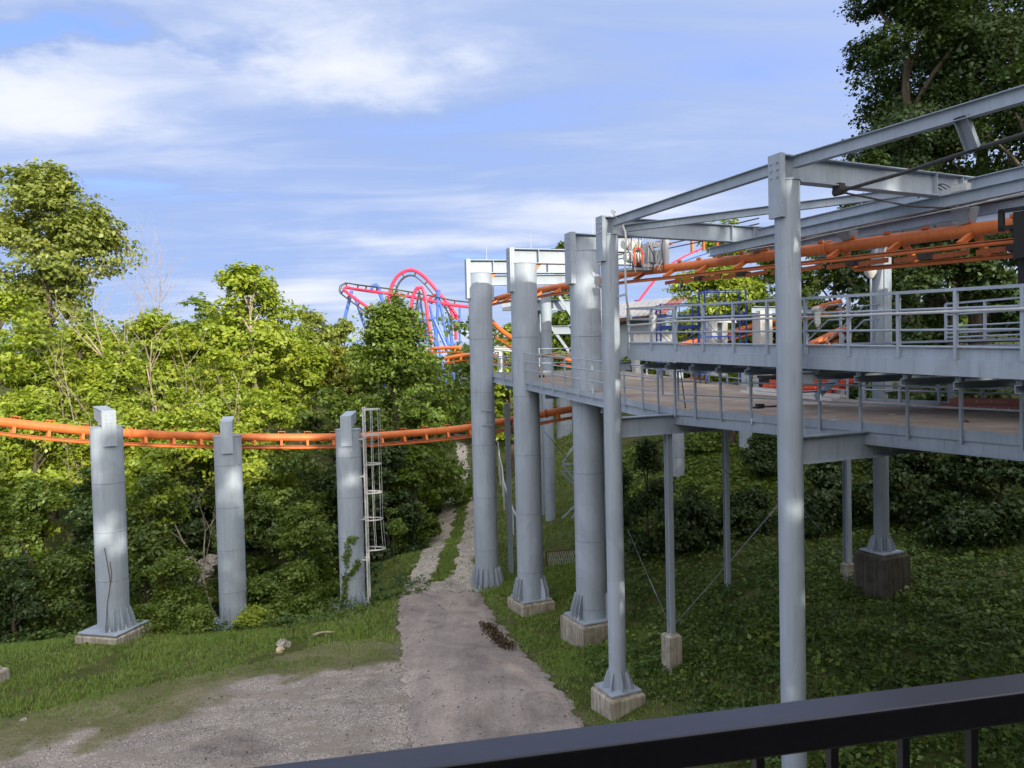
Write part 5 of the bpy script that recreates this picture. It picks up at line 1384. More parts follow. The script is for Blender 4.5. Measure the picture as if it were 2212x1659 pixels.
# ------------------------------------------------------------------ fittings on the pillars and decks
# caged ladder beside the creeper pillar
def caged_ladder():
    x, y, zb, zt, a = P_L[2]; lx = x + LEFT_R + .16
    pt = at(777, 879, y); pbm = at(791, 1298, y)
    o = thing('caged_ladder', 'galvanised ladder with a hooped safety cage fixed to the right side of the creeper pillar', 'ladder', (lx, y, pbm.z))
    z0, z1 = pbm.z, pt.z
    for k in (-1, 1): MB().bar((lx, y + k * .22, z0), (lx, y + k * .22, z1), .065, .02, up=(0, 1, 0)).build('stile', M['galv'], o)
    rm = MB().tube([(0, -.22, 0), (0, .22, 0)], .013, 6); rm = new_mesh('rung', rm.V, rm.F, M['galv'])
    z = z0 + .2
    while z < z1 - .1: place('rung', rm, Matrix.Translation((lx, y, z)), o); z += .3
    hoops = [zt + .9 - (0.0), None]
    H = [at(800, v, y).z for v in (884, 939, 1002, 1063, 1121, 1185)]
    for i, hz in enumerate(H):
        w = .70 + (.08 if i == 5 else 0); mb = MB()
        pts = [Vector((lx + w * math.sin(t), y + .36 * math.cos(t) * (1.0), hz)) for t in [math.pi * k / 12 for k in range(13)]]
        pts = [Vector((lx, y + .22, hz))] + pts + [Vector((lx, y - .22, hz))]
        for p, q in zip(pts, pts[1:]): mb.bar(p, q, .012, .055)
        mb.build('cage_hoop', M['galv'], o)
    for k, t in enumerate((25, 55, 85, 115, 150)):
        tt = RAD(t); mb = MB()
        pts = [Vector((lx + .69 * math.sin(tt), y + .355 * math.cos(tt), z)) for z in (H[0], H[2], H[4])] + [Vector((lx + .77 * math.sin(tt), y + .36 * math.cos(tt), H[5]))]
        for p, q in zip(pts, pts[1:]): mb.bar(p, q, .03, .01, up=Vector((math.sin(tt), math.cos(tt) * .5, 0)))
        mb.build('cage_bar', M['galv'], o)
    for v in (948, 1028, 1120, 1207, 1296):
        zz = at(780, v, y).z
        for k in (-1, 1): MB().bar((x + LEFT_R - .02 - (.05 if k else 0), y + k * .2, zz), (lx, y + k * .2, zz), .05, .05).build('standoff', M['galv'], o)
caged_ladder()
def creeper(name, lab, x, y, zb, strands, n, mat, ls, seed):
    rng = np.random.default_rng(seed); va = math.atan2(-y, -x); PP, NQ = [], []
    o = thing(name, lab, 'climbing plant', (x, y - LEFT_R, zb)); st = MB()
    for pts in strands:                      # (degrees round the shaft from the viewer's side, height)
        path = [Vector((x + (LEFT_R + .02) * math.cos(va + RAD(a)), y + (LEFT_R + .02) * math.sin(va + RAD(a)), zb + h)) for a, h in pts]
        path = spline(path, 6); st.tube(path, .012, 5)
        for k in range(n):
            p = path[rng.integers(0, len(path))]; nn = Vector((p.x - x, p.y - y, 0)).normalized()
            PP.append(p + nn * rng.uniform(.02, .10) + Vector(rng.normal(size=3)) * .07); NQ.append(nn + Vector(rng.normal(size=3)) * .4)
    st.build('stem', M['bark'], o, True)
    if n:
        V, F = leaf_quads(np.array(PP) - np.array(WL[o.name]), np.array(NQ), ls * rng.uniform(.6, 1.3, len(PP)), .7, rng)
        me = fast_mesh('leaves', V, F, M[mat], rng.uniform(0, .8, len(PP))); c = bpy.data.objects.new('leaves', me); COL.objects.link(c); c.parent = o; c['kind'] = 'stuff'
px_, py_, pz_ = P_L[2][:3]
creeper('ivy', 'green creeper climbing the foot of the pillar beside the caged ladder', px_, py_, pz_, [((-40, -.1), (-38, .8), (-28, 1.7), (-12, 2.6)), ((-30, 1.2), (-8, 1.6), (10, 1.8), (24, 2.1)), ((-28, 2.2), (-8, 3.0), (14, 3.05)), ((-44, 0), (-36, .5), (-30, 1.1))], 130, 'leaf_mid', .065, 3)
px_, py_, pz_ = P_L[0][:3]
creeper('dead_vine', 'thin brown dead vine running up the leftmost pillar', px_, py_, pz_, [((-25, .2), (-20, 1.0), (-8, 1.7), (-14, 2.4), (-22, 3.0)), ((-10, 1.6), (-2, 2.0), (-6, 2.5))], 0, 'leaf_mid', .05, 4)
# conduit on the second slim post
MB().tube(spline([Q(6.0, .1, 3.75), Q(5.9, -.05, 3.75), at(1350, 500, 19.3), at(1350, 560, 19.3), at(1353, 640, 19.3), at(1358, 668, 19.5), at(1364, 690, 19.6)], 4), .026, 8).build('conduit', M['galv'], post_far, True)
MB().bar(at(1335, 640, 19.4), at(1352, 636, 19.3), .05, .05).build('conduit_clip', M['steel'], post_far)
MB().tube([Q(6.15, .5, .9), Q(6.0, .48, .86), Q(4, .47, .85), Q(0, .47, .70), Q(-6, .47, .50)], .024, 8).build('conduit', M['galv'], uw, True)

# jelly-jar lamps on the railings
def jar_lamp(lab, p, m='glass'):
    o = thing('caged_lamp', lab, 'lamp', p - UP * .30, 'jar lamps on the walkway railings')
    MB().tube([p, p - UP * .05], .065, 16).build('collar', M['galv'], o, True)
    MB().tube([p + UP * .03 + DD * .10, p + UP * .05, p + UP * .03 - DD * .06], .055, 10).build('junction_box', M['galv'], o, True)
    MB().tube([p - UP * .05, p - UP * .2, p - UP * .25, p - UP * .28], [.055, .055, .042, .01], 14).build('glass_jar', M[m], o, True)
    for k in range(4):
        a = k * math.pi / 2 + .4; e = Vector((math.cos(a), math.sin(a), 0)) * .064
        MB().tube([p - UP * .04 + e, p - UP * .22 + e, p - UP * .31 + e * .2], .005, 4).build('guard_wire', M['galv'], o)
jar_lamp('frosted jar lamp hanging from the walkway rail just right of the near slim post', Q(-.28, .43, .78))
jar_lamp('wire-guarded jar lamp near the far end of the walkway rail', Q(4.85, .43, .96))
jar_lamp('wire-guarded jar lamp on the back railing of the upper platform', Q(.55, 9.12, 1.02))

# ------------------------------------------------------------------ things on the lower deck
DZ = -1.45
def ondeck(u, v, z=DZ):
    d = ray(u, v); return Vector((0, 0, CAMZ)) + d * (z / d.z)
def ladder(lab, a, b, w, mat, rung_mat, h=.08, tilt=1.0, layers=1, zlift=0.0, labels=False):
    a, b = Vector(a), Vector(b); d = (b - a).normalized(); s = Vector((d.y, -d.x, 0)).normalized()
    o = thing('extension_ladder', lab, 'ladder', (a + b) / 2, 'ladders lying on the lower deck')
    for L in range(layers):
        off = UP * (zlift + h * .5 + L * (h + .02)) + d * (.25 * L)
        for k in (-1, 1):
            MB().channel(a + off + s * k * w / 2, b + off + s * k * w / 2, h, -.035 * k, .006).build('side_rail', M[mat], o)
        n = int((b - a).length / .305)
        for i in range(1, n):
            p = a + off + d * i * .305; MB().tube([p - s * (w / 2 + .008), p + s * (w / 2 + .008)], .018, 8).build('rung', M[rung_mat], o)
    if labels:
        for t in (.58, .74): MB().box(a + (b - a) * t + UP * (zlift + h * .5) - s * (-(w / 2 + .002)) , d * .2, s * .0015, UP * .022).build('label_plate', M['white'], o)
    return o
ramp_z = -1.0
la, lb = at(1606, 842, 26.5), at(1803, 864, 23.2)
dz_ = Vector((0, 0, CAMZ + DZ))
def flat(u, Y, z): p = at(u, 800, Y); return Vector((p.x, p.y, CAMZ + z))
# the ramp carries this pile
ladder('silver aluminium ladder lying flat in front of the red ladders', flat(1606, 24.9, -1.19), flat(1804, 22.6, -1.40), .42, 'alu', 'alu', .085, layers=2)
ladder('stack of bright orange-red ladders beside the near slim post on the deck', flat(1640, 25.9, -1.19), flat(1802, 24.0, -1.28), .45, 'red', 'alu', .12, layers=4)
ladder('faded red fibreglass ladder lying along the far deck edge at right', flat(2030, 19.3, -1.46), flat(2290, 17.6, -1.46), .42, 'red_faded', 'alu', .13, layers=2, labels=True)
# black crate with lid and latches
def crate():
    c = flat(1672, 26.4, -1.14); o = thing('storage_crate', 'black ribbed plastic storage crate on the deck left of the near slim post', 'crate', c)
    mb = MB().box(c + UP * .17, DD * .3, NN * .42, UP * .17)
    for k in range(7): mb.box(c + UP * .16 - DD * .31 + NN * (-.36 + .12 * k), DD * .012, NN * .02, UP * .14)
    mb.build('body', M['black'], o)
    MB().box(c + UP * .40, DD * .33, NN * .46, UP * .05).build('lid', M['black'], o)
    MB().box(c + UP * .36 - DD * .335, DD * .01, NN * .04, UP * .05).build('latch', M['galv'], o)
crate()
c = flat(1776, 25.2, -.80); o = thing('tarpaulin_bundle', 'crumpled green plastic bundle on top of the red ladders', 'bundle', c)
rb = random.Random(4); V, F = [], []
for i in range(6):
    for j in range(12):
        a = j * math.pi / 6; r = .42 * math.sin(max(.15, i / 5 * math.pi * .52)) * rb.uniform(.8, 1.15)
        V.append(c + NN * r * math.cos(a) + DD * r * .6 * math.sin(a) + UP * (.34 * math.cos(i / 5 * math.pi * .52) * rb.uniform(.75, 1.1)))
F = [(i * 12 + j, (i + 1) * 12 + j, (i + 1) * 12 + (j + 1) % 12, i * 12 + (j + 1) % 12) for i in range(5) for j in range(12)] + [tuple(range(12))]
MB().add(V, F).build('cover', M['green_bag'], o)
c = flat(1790, 24.2, -1.38); o = thing('tool_pile', 'dark pile of tools and straps at the end of the red ladders', 'tool pile', c)
for k in range(9):
    p = c + NN * rb.uniform(-.3, .5) + DD * rb.uniform(-.3, .3) + UP * rb.uniform(.04, .45)
    MB().box(p, DD * rb.uniform(.05, .2), NN * rb.uniform(.04, .14), UP * rb.uniform(.02, .07)).build('tool', M[rb.choice(('black', 'rust', 'galv', 'black'))], o)
# flat black tangle of chain, broom, scraps of litter
c0 = flat(1625, 20.7, -1.44); o = thing('chain_hoist', 'dark tangled chain and hook lying on the deck left of the near slim post', 'chain', c0)
pts = [c0 + NN * (.12 * i) + DD * rb.uniform(-.06, .06) + UP * .03 for i in range(9)]
MB().tube(spline(pts, 4), .028, 6).build('chain', M['black'], o, True)
MB().box(c0 + NN * .25 + UP * .06, DD * .08, NN * .09, UP * .06).build('hoist_body', M['black'], o)
b0 = Q(5.75, 2.02, -1.44); o = thing('broom', 'thin broom with yellow bristles leaning on the deck railing by the gate', 'broom', b0)
MB().tube([b0 + UP * .08, b0 + NN * -.06 + DD * .12 + UP * 1.15], .014, 6).build('handle', M['black'], o)
MB().box(b0 + UP * .04, DD * .14, NN * .05, UP * .04).build('bristles', M['yellow'], o)
for i, (u, Y, lab) in enumerate(((1798, 17.4, 'white paper scrap on the brown deck beside the near slim post'), (1795, 16.6, 'small pale scrap on the deck nearest the slim post'), (1922, 17.6, 'white flat scrap lying in the middle of the brown deck'))):
    p = flat(u, Y, -1.4478); mb = MB(); mb.prism([p, p + NN * .16, p + NN * .2 + DD * .06, p + NN * .03 + DD * .09], UP * .008)
    tag(mb.build('paper_scrap', M['white']), lab, 'litter')
p = flat(2086, 15.4, -1.448); tag(MB().add(*[[p + NN * .05 * a + DD * .05 * b + UP * c_ * .05 for a, b, c_ in ((-1, -1, 0), (1, -1, 0), (1, 1, 0), (-1, 1, 0), (0, 0, 1))], [(3, 2, 1, 0), (0, 1, 4), (1, 2, 4), (2, 3, 4), (3, 0, 4)]]).build('dark_pebble', M['rust']), 'small dark lump on the deck near the right edge railing', 'stone')
# canvas topped box and cable coils on the ramp end
c = R(13.2, .9, -1.45); o = thing('equipment_box', 'tan canvas-covered box on the ramp between the big pillars', 'box', c)
MB().box(c + UP * .26, RN * .62, RD * .3, UP * .2).build('body', M['tarp'], o)
MB().box(c + UP * .04, RN * .66, RD * .34, UP * .04).build('base', M['black'], o)
c = R(11.8, 1.0, -.35); o = thing('cable_coil', 'loops of tan cable hung over the ramp railing between the big pillars', 'cable', c)
for k in range(4):
    MB().tube(spline([c + RN * (-.9 + .45 * i) + UP * (.05 * math.sin(i * 2 + k) - .06 * k) + RD * .05 * k for i in range(6)], 4), .022, 6).build('cable_loop', M['tarp'], o, True)

# blue rolling scaffolds
def scaffold(lab, u0, u1, Y, v_top, v_plat, v_bot, guard=True):
    a, b = at(u0, v_bot, Y), at(u1, v_bot, Y); zt, zp = at(u0, v_top, Y).z, at(u0, v_plat, Y).z; zb = a.z
    b.z = zb; x = (b - a).normalized(); yv = Vector((-x.y, x.x, 0)); D = .85
    o = thing('rolling_scaffold', lab, 'scaffold', (a + b) / 2 + yv * D / 2, 'blue scaffolds on the lower deck')
    cs = [a, b, b + yv * D, a + yv * D]
    for p in cs:
        MB().tube([p + UP * .12, Vector((p.x, p.y, zt))], .032, 8).build('upright', M['scaffold_blue'], o, True)
        w = MB(); w.tube([p + UP * .065 - x * .025, p + UP * .065 + x * .025], .062, 12); w.build('caster', M['black'], o, True)
    H = zt - zb
    for p, q in ((cs[0], cs[3]), (cs[1], cs[2])):
        for k in range(1, int(H / .38) + 1):
            z = zb + .38 * k
            if abs(z - zp) < .1: continue
            MB().tube([Vector((p.x, p.y, z)), Vector((q.x, q.y, z))], .015, 6).build('frame_rung', M['scaffold_blue'], o, True)
    for p, q in ((cs[0], cs[1]), (cs[3], cs[2])):
        for z in (zt - .02, (zt + zp) / 2, zp - .75, zb + .45):
            MB().tube([Vector((p.x, p.y, z)), Vector((q.x, q.y, z))], .021, 6).build('guard_bar', M['scaffold_blue'], o, True)
        MB().tube([Vector((p.x, p.y, zb + .5)), Vector((q.x, q.y, zp - .1))], .012, 6).build('cross_brace', M['scaffold_blue'], o, True)
        MB().tube([Vector((q.x, q.y, zb + .5)), Vector((p.x, p.y, zp - .1))], .012, 6).build('cross_brace', M['scaffold_blue'], o, True)
        m = p.lerp(q, .5); MB().tube([Vector((m.x, m.y, zp)), Vector((m.x, m.y, zt))], .018, 6).build('guard_post', M['scaffold_blue'], o, True)
    for k in range(3):
        f = (k + .5) / 3 * D; P0, P1 = a + yv * f, b + yv * f
        MB().bar(Vector((P0.x, P0.y, zp)), Vector((P1.x, P1.y, zp)), D / 3 - .02, .12).build('platform_board', M['scaffold_blue'], o)
scaffold('shorter blue rolling scaffold with its platform at rail height', 1429, 1510, 29.5, 656, 707, 818)
scaffold('taller blue rolling scaffold beside the shorter one, with guard rails above', 1525, 1614, 28.6, 627, 684, 829)

# drive unit and tanks on the overhead frame
du = thing('drive_unit', 'cluster of grey motors, valves and pipes hung behind the second slim post', 'machinery', at(1385, 590, 25))
MB().bar(at(1345, 583, 25), at(1440, 583, 26), .6, .08).build('base_frame', M['steel_dark'], du)
for u, v in ((1345, 528), (1350, 556)):
    p = at(u, v, 25); MB().tube([p, p + NN * .14, p + NN * .16, p + NN * .62, p + NN * .66], [.13, .16, .19, .19, .15], 20).build('motor', M['tank'], du, True)
for u, v, w, h, m in ((1388, 552, .17, .34, 'steel_dark'), (1420, 556, .2, .22, 'steel_dark'), (1404, 545, .06, .34, 'galv'), (1412, 530, .12, .08, 'galv'), (1396, 575, .22, .05, 'galv'), (1376, 565, .1, .26, 'black'), (1436, 540, .07, .62, 'galv')):
    p = at(u, v, 25.3); MB().box(p, NN * w, DD * .14, UP * h).build('panel', M[m], du)
for k in range(12):
    u = 1358 + 6.8 * k; p = at(u, 505 + 6 * rb.random(), 24.8)
    MB().tube(spline([p, p - UP * .35 + NN * rb.uniform(-.2, .2), p - UP * .7 + NN * rb.uniform(-.25, .25), p - UP * (1.0 + .2 * rb.random())], 4), .014, 6).build('hose', M[rb.choice(('rod', 'galv', 'black'))], du, True)
MB().tube(spline([at(1373, 575, 24.7), at(1370, 545, 24.7), at(1378, 535, 24.7), at(1388, 545, 24.7), at(1386, 570, 24.7)], 5), .03, 8).build('hose', M['red'], du, True)
def tank(lab, s, t, z, L, r):
    o = thing('air_tank', lab, 'tank', Q(s, t, z - r), 'air tanks by the overhead beams')
    a, b = Q(s - L / 2, t, z), Q(s + L / 2, t, z); e = DD * r * .45
    MB().tube([a - e, a - e * .7, a, b, b + e * .7, b + e], [r * .2, r * .75, r, r, r * .75, r * .2], 22).build('shell', M['tank'], o, True)
    for k in (.25, .75):
        p = a.lerp(b, k); MB().tube([p - DD * .03, p + DD * .03], r + .012, 22).build('strap', M['steel_dark'], o, True)
        MB().box(p - UP * (r + .06), DD * .05, NN * r * .8, UP * .07).build('saddle', M['steel_dark'], o)
    MB().tube([a + UP * r, a + UP * (r + .12)], .03, 8).build('valve', M['galv'], o)
tank('grey air tank at the right edge above the orange track', -1.9, 6.3, 3.42, 1.5, .22)
tank('grey air tank under the beams between the two slim posts', 1.9, 6.2, 3.02, 1.7, .2)
tank('grey air tank further along the beams behind the second slim post', 4.6, 6.2, 3.02, 1.5, .2)
jb = thing('control_box', 'small grey control box with cables on the long beam at the crossing', 'control box', Q(-.5, 4.1, 3.2))
MB().box(Q(-.5, 4.1, 3.26), DD * .16, NN * .08, UP * .07).build('housing', M['galv'], jb)
for k in range(3): MB().tube(spline([Q(-.3 + .1 * k, 4.1, 3.3), Q(-.1 + .1 * k, 4.05, 3.42), Q(.25 + .1 * k, 4.1, 3.25)], 5), .012, 6).build('cable', M['rod'], jb, True)

# ------------------------------------------------------------------ beyond the decks: shed, white frames, more track
sh = thing('roofed_shed', 'low grey shed with a white ribbed metal roof behind the deck', 'shed', at(1420, 800, 62))
r0, r1, e0, e1 = at(1290, 663, 66), at(1492, 640, 66), at(1290, 690, 60), at(1440, 676, 60)
nr = 12
for k in range(nr):
    a, b = k / nr, (k + .96) / nr
    mb = MB(); mb.prism([r0.lerp(r1, a), r0.lerp(r1, b), e0.lerp(e1, b), e0.lerp(e1, a)], UP * .06); mb.bar(r0.lerp(r1, a) + UP * .08, e0.lerp(e1, a) + UP * .08, .12, .1)
    mb.build('roof_panel', M['roof_white'] if k < nr - 2 else M['red_faded'], sh)
g0, g1 = e0 + Vector((0, .8, -.3)), e1 + Vector((0, .8, -.3))
MB().prism([g0, g1, g1 - UP * 6, g0 - UP * 6], (0, .2, 0)).build('wall', M['steel_dark'], sh)
MB().bar(e0 - UP * .2, e1 - UP * .2, .15, .3).build('fascia', M['rust'], sh)
def hframe(name, lab, uv, Y, w, mat, cat='steel frame'):
    pts = [at(u, v, Y) for u, v in uv]; o = thing(name, lab, cat, pts[0])
    return o, pts
o, p = hframe('portal', 'white steel portal frame standing behind the taller blue scaffold', ((1537, 812), (1537, 690), (1590, 690), (1590, 812), (1560, 690), (1560, 812)), 33, .3, 'white')
MB().ibeam(p[0], p[1] - UP * .1, .42, .3, up=DD).build('column', M['white'], o); MB().ibeam(p[5], p[4] - UP * .1, .36, .3, up=DD).build('column', M['white'], o)
MB().ibeam(p[1] - UP * .0, p[2], .3, .3).build('beam', M['white'], o)
o, p = hframe('portal', 'low white steel girder frame behind the walkway railing, left of the scaffolds', ((1368, 728), (1455, 728), (1376, 810), (1447, 810)), 36, .3, 'white')
MB().ibeam(p[0], p[1], .5, .3, .04, .03).build('beam', M['white'], o)
MB().ibeam(p[2], p[0] - UP * .27, .3, .3, up=DD).build('column', M['white'], o); MB().ibeam(p[3], p[1] - UP * .27, .3, .3, up=DD).build('column', M['white'], o)
stain = painted('rust_stained_grey_paint', (0.50, 0.50, 0.50), .6, .2, (0.16, 0.07, 0.05), 0.95)
M['stained'] = stain
p = at(1648, 800, 33.5); o = thing('stained_column', 'square grey column with dark rust stains and a short beam behind the scaffolds', 'column', (p.x, p.y, p.z - 2))
zt = at(1648, 672, 33.5).z; mb = MB().box(Vector((p.x, p.y, (zt + p.z - 2) / 2)), DD * .25, NN * .34, UP * (zt - p.z + 2) / 2); mb.build('shaft', M['stained'], o)
MB().ibeam(Vector((p.x, p.y, zt + .05)) - NN * .6, Vector((p.x, p.y, zt + .05)) + NN * 3.5, .3, .3).build('beam', M['steel'], o)
def simple_track(lab, pts, r=.17, mat='orange', n=6, drop=.42, gauge=.6):
    t, _ = track('coaster_track', lab, sp(pts, n), r, drop, gauge, mat, 1.65, 'orange coaster tracks'); return t
simple_track('orange track climbing behind the blue scaffolds above walkway level', [(1430, 758, 43), (1484, 742, 43), (1560, 722, 42.5), (1626, 705, 42), (1682, 690, 41.5), (1760, 668, 41), (1830, 648, 41)])
simple_track('orange track passing low behind the scaffold wheels', [(1440, 836, 45), (1508, 817, 45), (1567, 803, 45), (1640, 786, 45.5), (1700, 772, 46)])
simple_track('faded orange track rising under the stair right of the near slim post', [(1690, 776, 36), (1746, 748, 36), (1797, 724, 36), (1840, 702, 36)], .19, 'orange_dark')
simple_track('short distant orange track below the pink coaster supports', [(928, 753, 80), (950, 752, 79), (974, 751, 78), (1002, 751, 77)], .18, 'orange', 6, .45, .6)
simple_track('distant orange track bend passing behind the far big pillar', [(962, 775, 67), (985, 770, 66), (1010, 767, 65), (1057, 768, 62), (1103, 776, 60), (1150, 784, 60)], .18, 'orange', 6, .45, .6)

# distant pink looping coaster with blue supports
def dist_track(o, pts, Y, r, off, n=8):
    path = sp([(u, v, Y if len(q) == 0 else q[0]) for u, v, *q in pts], n); path = resample(path, .9); m = len(path)
    MB().tube(path, r, 8).build('spine', M['pink'], o, True)
    def fr_(i):
        d = (path[min(i + 1, m - 1)] - path[max(i - 1, 0)]).normalized()
        s = Vector((0, 1, 0)); u = s.cross(d).normalized(); return d, s, u * off
    rails = [[], []]; ties = MB()
    for i in range(m):
        d, s, u = fr_(i); c = path[i] + u
        for k in (0, 1): rails[k].append(c + (s * (k - .5) * 1.1))
        if i % 3 == 0: ties.bar(path[i], c - s * .5, .12, .12); ties.bar(path[i], c + s * .5, .12, .12)
    for k in (0, 1): MB().tube(rails[k], .085, 6).build('rail', M['rod'], o, True)
    t = ties.build('ties', M['rust'], o); t['kind'] = 'stuff'
YC = 130
lc = thing('looping_coaster', 'distant pink roller coaster with tall loops on blue tubular supports', 'roller coaster', at(900, 760, YC))
dist_track(lc, [(800, 668, 126), (783, 656, 127), (766, 644, 128), (750, 632, 129), (742.5, 625, 131), (749, 621, 133), (764, 624, 134), (807, 630), (856, 636), (897, 643), (938, 651), (971, 658), (1004, 662), (1050, 666)], YC, .27, -.8)
dist_track(lc, [(838, 680), (839, 655), (842, 632), (849, 611), (862, 593), (880, 584), (898, 585), (917, 598), (935, 617), (947, 632), (963, 650), (979, 671), (995, 700)], YC + 4, .31, .95)
dist_track(lc, [(886, 690), (889, 660), (893, 637), (899, 624), (907, 619), (914, 625), (919, 643), (922, 668), (926, 700), (932, 740)], YC - 4, .30, .85)
dist_track(lc, [(925, 652), (930, 643), (940, 637), (951, 638), (962, 648), (972, 664), (980, 690), (985, 720), (984, 745)], YC + 8, .29, .7)
def blue(a, b, r=.33, ext=True, Y=YC):
    p, q = at(a[0], a[1], Y), at(b[0], b[1], Y)
    if ext:
        d = q - p; k = 1
        while (p + d * k).z > gz((p + d * k).x, (p + d * k).y) - .2 and k < 8: k += .1
        q = p + d * k
    MB().tube([p, q], r * .8, 10).build('support', M['blue'], lc, True)
for a, b, r, e in (((760, 628), (745, 686), .36, 1), ((766, 640), (778, 676), .3, 1), ((815, 616), (828, 655), .4, 1), ((803, 617), (815, 615), .36, 0), ((804, 616), (803, 626), .34, 0), ((947, 626), (946, 660), .45, 0), ((946, 658), (942, 745), .3, 1), ((951, 656), (968, 745), .3, 1), ((908, 655), (928, 738), .27, 1), ((907, 653), (901, 682), .25, 1), ((928, 660), (950, 762), .26, 1), ((938, 690), (964, 748), .42, 1), ((942, 705), (940, 748), .3, 1), ((969, 694), (977, 742), .36, 1), ((968, 695), (990, 694), .34, 0), ((970, 744), (1000, 743), .32, 0), ((907, 692), (940, 688), .36, 0), ((993, 665), (993, 700), .22, 1)):
    blue(a, b, r, e)
lc2 = thing('pink_track', 'short piece of pink track dropping past a blue post above the shed roof', 'roller coaster track', at(1380, 690, 110))
MB().tube([at(1378, 652, 110), at(1404, 618, 110), at(1414, 606, 110)], .17, 8).build('spine', M['pink'], lc2, True)
MB().tube([at(1375, 648, 111), at(1374, 720, 111)], .3, 8).build('support', M['blue'], lc2, True)
lc3 = thing('pink_track', 'thin pink and blue track rising through leaves above the orange track', 'roller coaster track', at(1520, 560, 105))
MB().tube(sp([(1452, 568, 105), (1490, 548, 105), (1530, 532, 105), (1570, 524, 105)], 5), .11, 8).build('spine', M['pink'], lc3, True)
MB().tube(sp([(1452, 575, 106), (1500, 556, 106), (1550, 540, 106)], 5), .1, 8).build('rail', M['blue'], lc3, True)

# fence right of the lane
fe = thing('chain_link_fence', 'grey tubular fence running down the bank right of the gravel lane', 'fence', at(1085, 1060, 58))
fpts = [at(1066, 946, 62), at(1076, 956, 60), at(1079, 985, 55), at(1085, 1012, 51), at(1088, 1040, 47.5), at(1097, 1070, 44.5), at(1108, 1098, 42), at(1122, 1130, 40)]
MB().tube(fpts, .04, 8).build('top_rail', M['galv'], fe, True)
wires = MB()
for i, p in enumerate(fpts):
    g = gz(p.x, p.y); MB().tube([Vector((p.x, p.y, g - .2)), p + UP * .05], .045, 8).build('fence_post', M['galv'], fe, True)
for p, q in zip(fpts, fpts[1:]):
    for k in range(6):
        a = p.lerp(q, k / 6); b = p.lerp(q, min(1, (k + 1.5) / 6)); ga, gb = gz(a.x, a.y), gz(b.x, b.y)
        wires.bar(a, Vector((b.x, b.y, max(gb, b.z - 1.6))), .006, .006); wires.bar(b, Vector((a.x, a.y, max(ga, a.z - 1.6))), .006, .006)
w = wires.build('wire_mesh', M['steel_dark'], fe); w['kind'] = 'stuff'
ga = thing('gate_panel', 'low rusty-framed wire gate on the grass between two big pillars', 'gate', at(1210, 1240, 36))
q0, q1, q2, q3 = at(1180, 1192, 36.2), at(1250, 1186, 35.6), at(1250, 1236, 35.6), at(1180, 1238, 36.2)
MB().bar(q0, q1, .06, .06).build('top_bar', M['rust'], ga); MB().bar(q3, q2, .05, .05).build('bottom_bar', M['galv'], ga)
for a, b in ((q0, q3), (q1, q2), (at(1244, 1187, 35.6), at(1244, 1262, 35.6))): MB().bar(a, b, .07, .07, up=DD).build('upright', M['rust'], ga)
wires = MB()
for k in range(14):
    a, b = q0.lerp(q1, k / 14), q3.lerp(q2, min(1, (k + 2.5) / 14)); wires.bar(a, b, .012, .012)
    a, b = q3.lerp(q2, k / 14), q0.lerp(q1, min(1, (k + 2.5) / 14)); wires.bar(a, b, .012, .012)
w = wires.build('wire_mesh', M['galv'], ga); w['kind'] = 'stuff'

# ------------------------------------------------------------------ stones, logs, debris on the ground
def boulder(p, r, lab, group=None, seed=0, mat='stone', flat_=.75):
    rng = random.Random(seed); n, mrows = 9, 6; V = []
    f = [rng.uniform(.75, 1.2) for _ in range(n * mrows)]
    for i in range(mrows):
        th = math.pi * (i + .5) / mrows
        for j in range(n):
            a = 2 * math.pi * j / n + i * .35; k = r * f[i * n + j]
            V.append(p + Vector((k * math.sin(th) * math.cos(a), k * math.sin(th) * math.sin(a), k * flat_ * math.cos(th) + r * .3)))
    F = [(i * n + j, (i + 1) * n + j, (i + 1) * n + (j + 1) % n, i * n + (j + 1) % n) for i in range(mrows - 1) for j in range(n)] + [tuple(range(n)), tuple(range((mrows - 1) * n, mrows * n))[::-1]]
    return tag(MB().add(V, F).build('boulder', M[mat]), lab, 'rock', group)
M['rock'] = gravel('pale_creek_rock', (0.26, 0.24, 0.21), (0.36, 0.34, 0.30), (0.48, 0.46, 0.42))
rr = random.Random(12)
for k in range(16):
    u, v = 432 + rr.uniform(-38, 30), 1246 + rr.uniform(-30, 26); p = at(u, v, 39.5 - (v - 1216) * .05)
    boulder(p, rr.uniform(.28, .5), 'pale boulder in the loose heap on the creek bank left of the middle pillar', 'pale boulders on the creek bank', k, 'rock')
p = ground_hit(612, 1398); boulder(p, .26, 'pale rock beside a rotten stump in the grass', None, 40, 'rock')
p = ground_hit(605, 1408); boulder(p, .16, 'small tan rock just in front of the pale grass rock', None, 41, 'tarp')
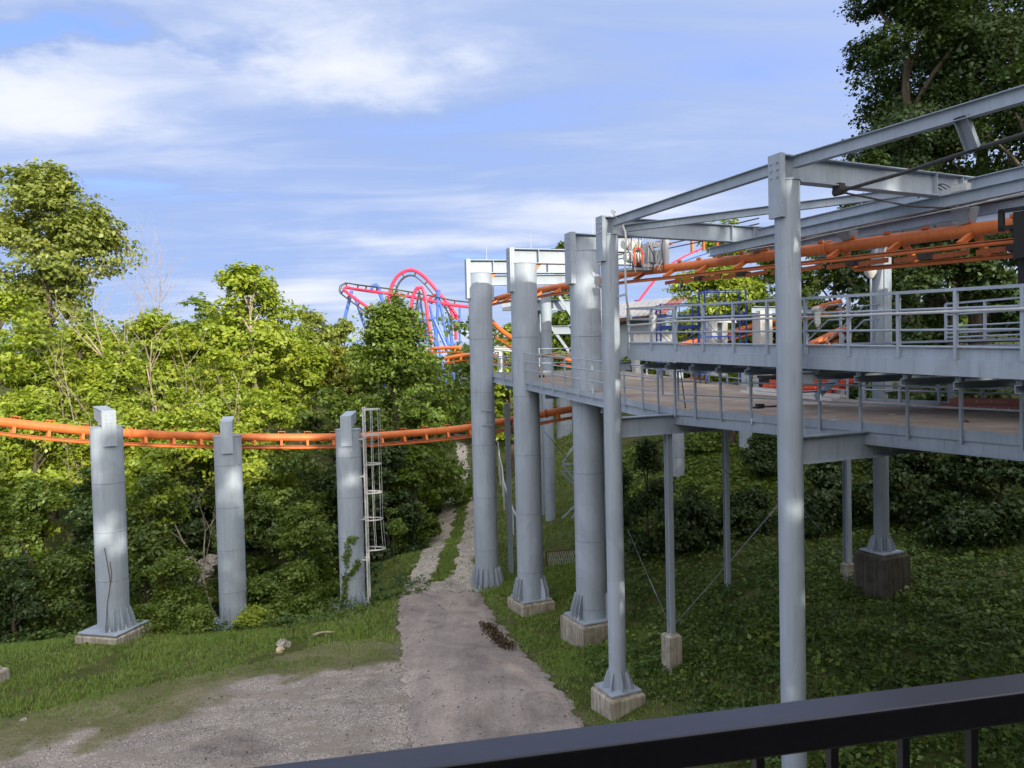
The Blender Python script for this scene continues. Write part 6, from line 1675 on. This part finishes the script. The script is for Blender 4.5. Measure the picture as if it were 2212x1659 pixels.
for u, v, r, lab in ((52, 1560, .2, 'flat pale stone in the thin grass at bottom left'), (648, 1478, .13, 'small stone at the grass and gravel edge'), (905, 1396, .1, 'small pale stone at the asphalt edge')):
    boulder(ground_hit(u, v), r * .7, lab, None, int(u), 'rock', .5)
a, b = ground_hit(676, 1377), ground_hit(724, 1369); lg = MB().tube(spline([a + UP * .06, a.lerp(b, .4) + UP * .13, b + UP * .06], 4), .055, 8, True, .03)
tag(lg.build('driftwood', M['bark_pale'], None, True), 'pale bleached stick lying in the grass below the creeper pillar', 'branch')
c = ground_hit(905, 1172); o = thing('fallen_branch', 'dark fallen branch with twigs in the grass left of the gravel lane', 'branch', c)
MB().tube([c + Vector((-.5, 0, .08)), c + Vector((.2, .1, .12)), c + Vector((.75, .1, .08))], .05, 7, True, .02).build('stem', M['bark'], o, True)
tw = MB()
for k in range(12):
    p = c + Vector((rr.uniform(-.5, .3), 0, .1)); tw.tube([p, p + Vector((rr.uniform(-.25, .25), rr.uniform(-.2, .2), rr.uniform(.15, .5)))], .014, 4)
w = tw.build('twigs', M['bark'], o); w['kind'] = 'stuff'
c = at(-40, 1425, 22.6); g = gz(c.x, c.y); o = thing('concrete_pad', 'corner of a weathered concrete pad with a steel plate at the left edge', 'footing', (c.x - .6, c.y, g))
th = RAD(-14); ax, ay = Vector((math.cos(th), math.sin(th), 0)), Vector((-math.sin(th), math.cos(th), 0))
footing(o, (c.x - .62, c.y), .85, .85, g - .3, g + .34, ax, ay)
MB().box((c.x - .62, c.y, g + .42), ax * .7, ay * .7, UP * .022).build('base_plate', M['steel'], o)
# creek in the dip
sheet('creek', np.arange(-24, -6, .4), np.arange(32, 46, .4), dz=0, mat=None, keep=lambda x, y: gz_arr(x, y) < -2.95)
cr = bpy.data.objects['creek']
for v in cr.data.vertices: v.co.z = -2.95
m_, nt_, b_, N_, L_ = mat_base('dark_creek_water'); b_.inputs['Base Color'].default_value = (.012, .02, .014, 1); b_.inputs['Roughness'].default_value = .12
cr.data.materials.clear(); cr.data.materials.append(m_)
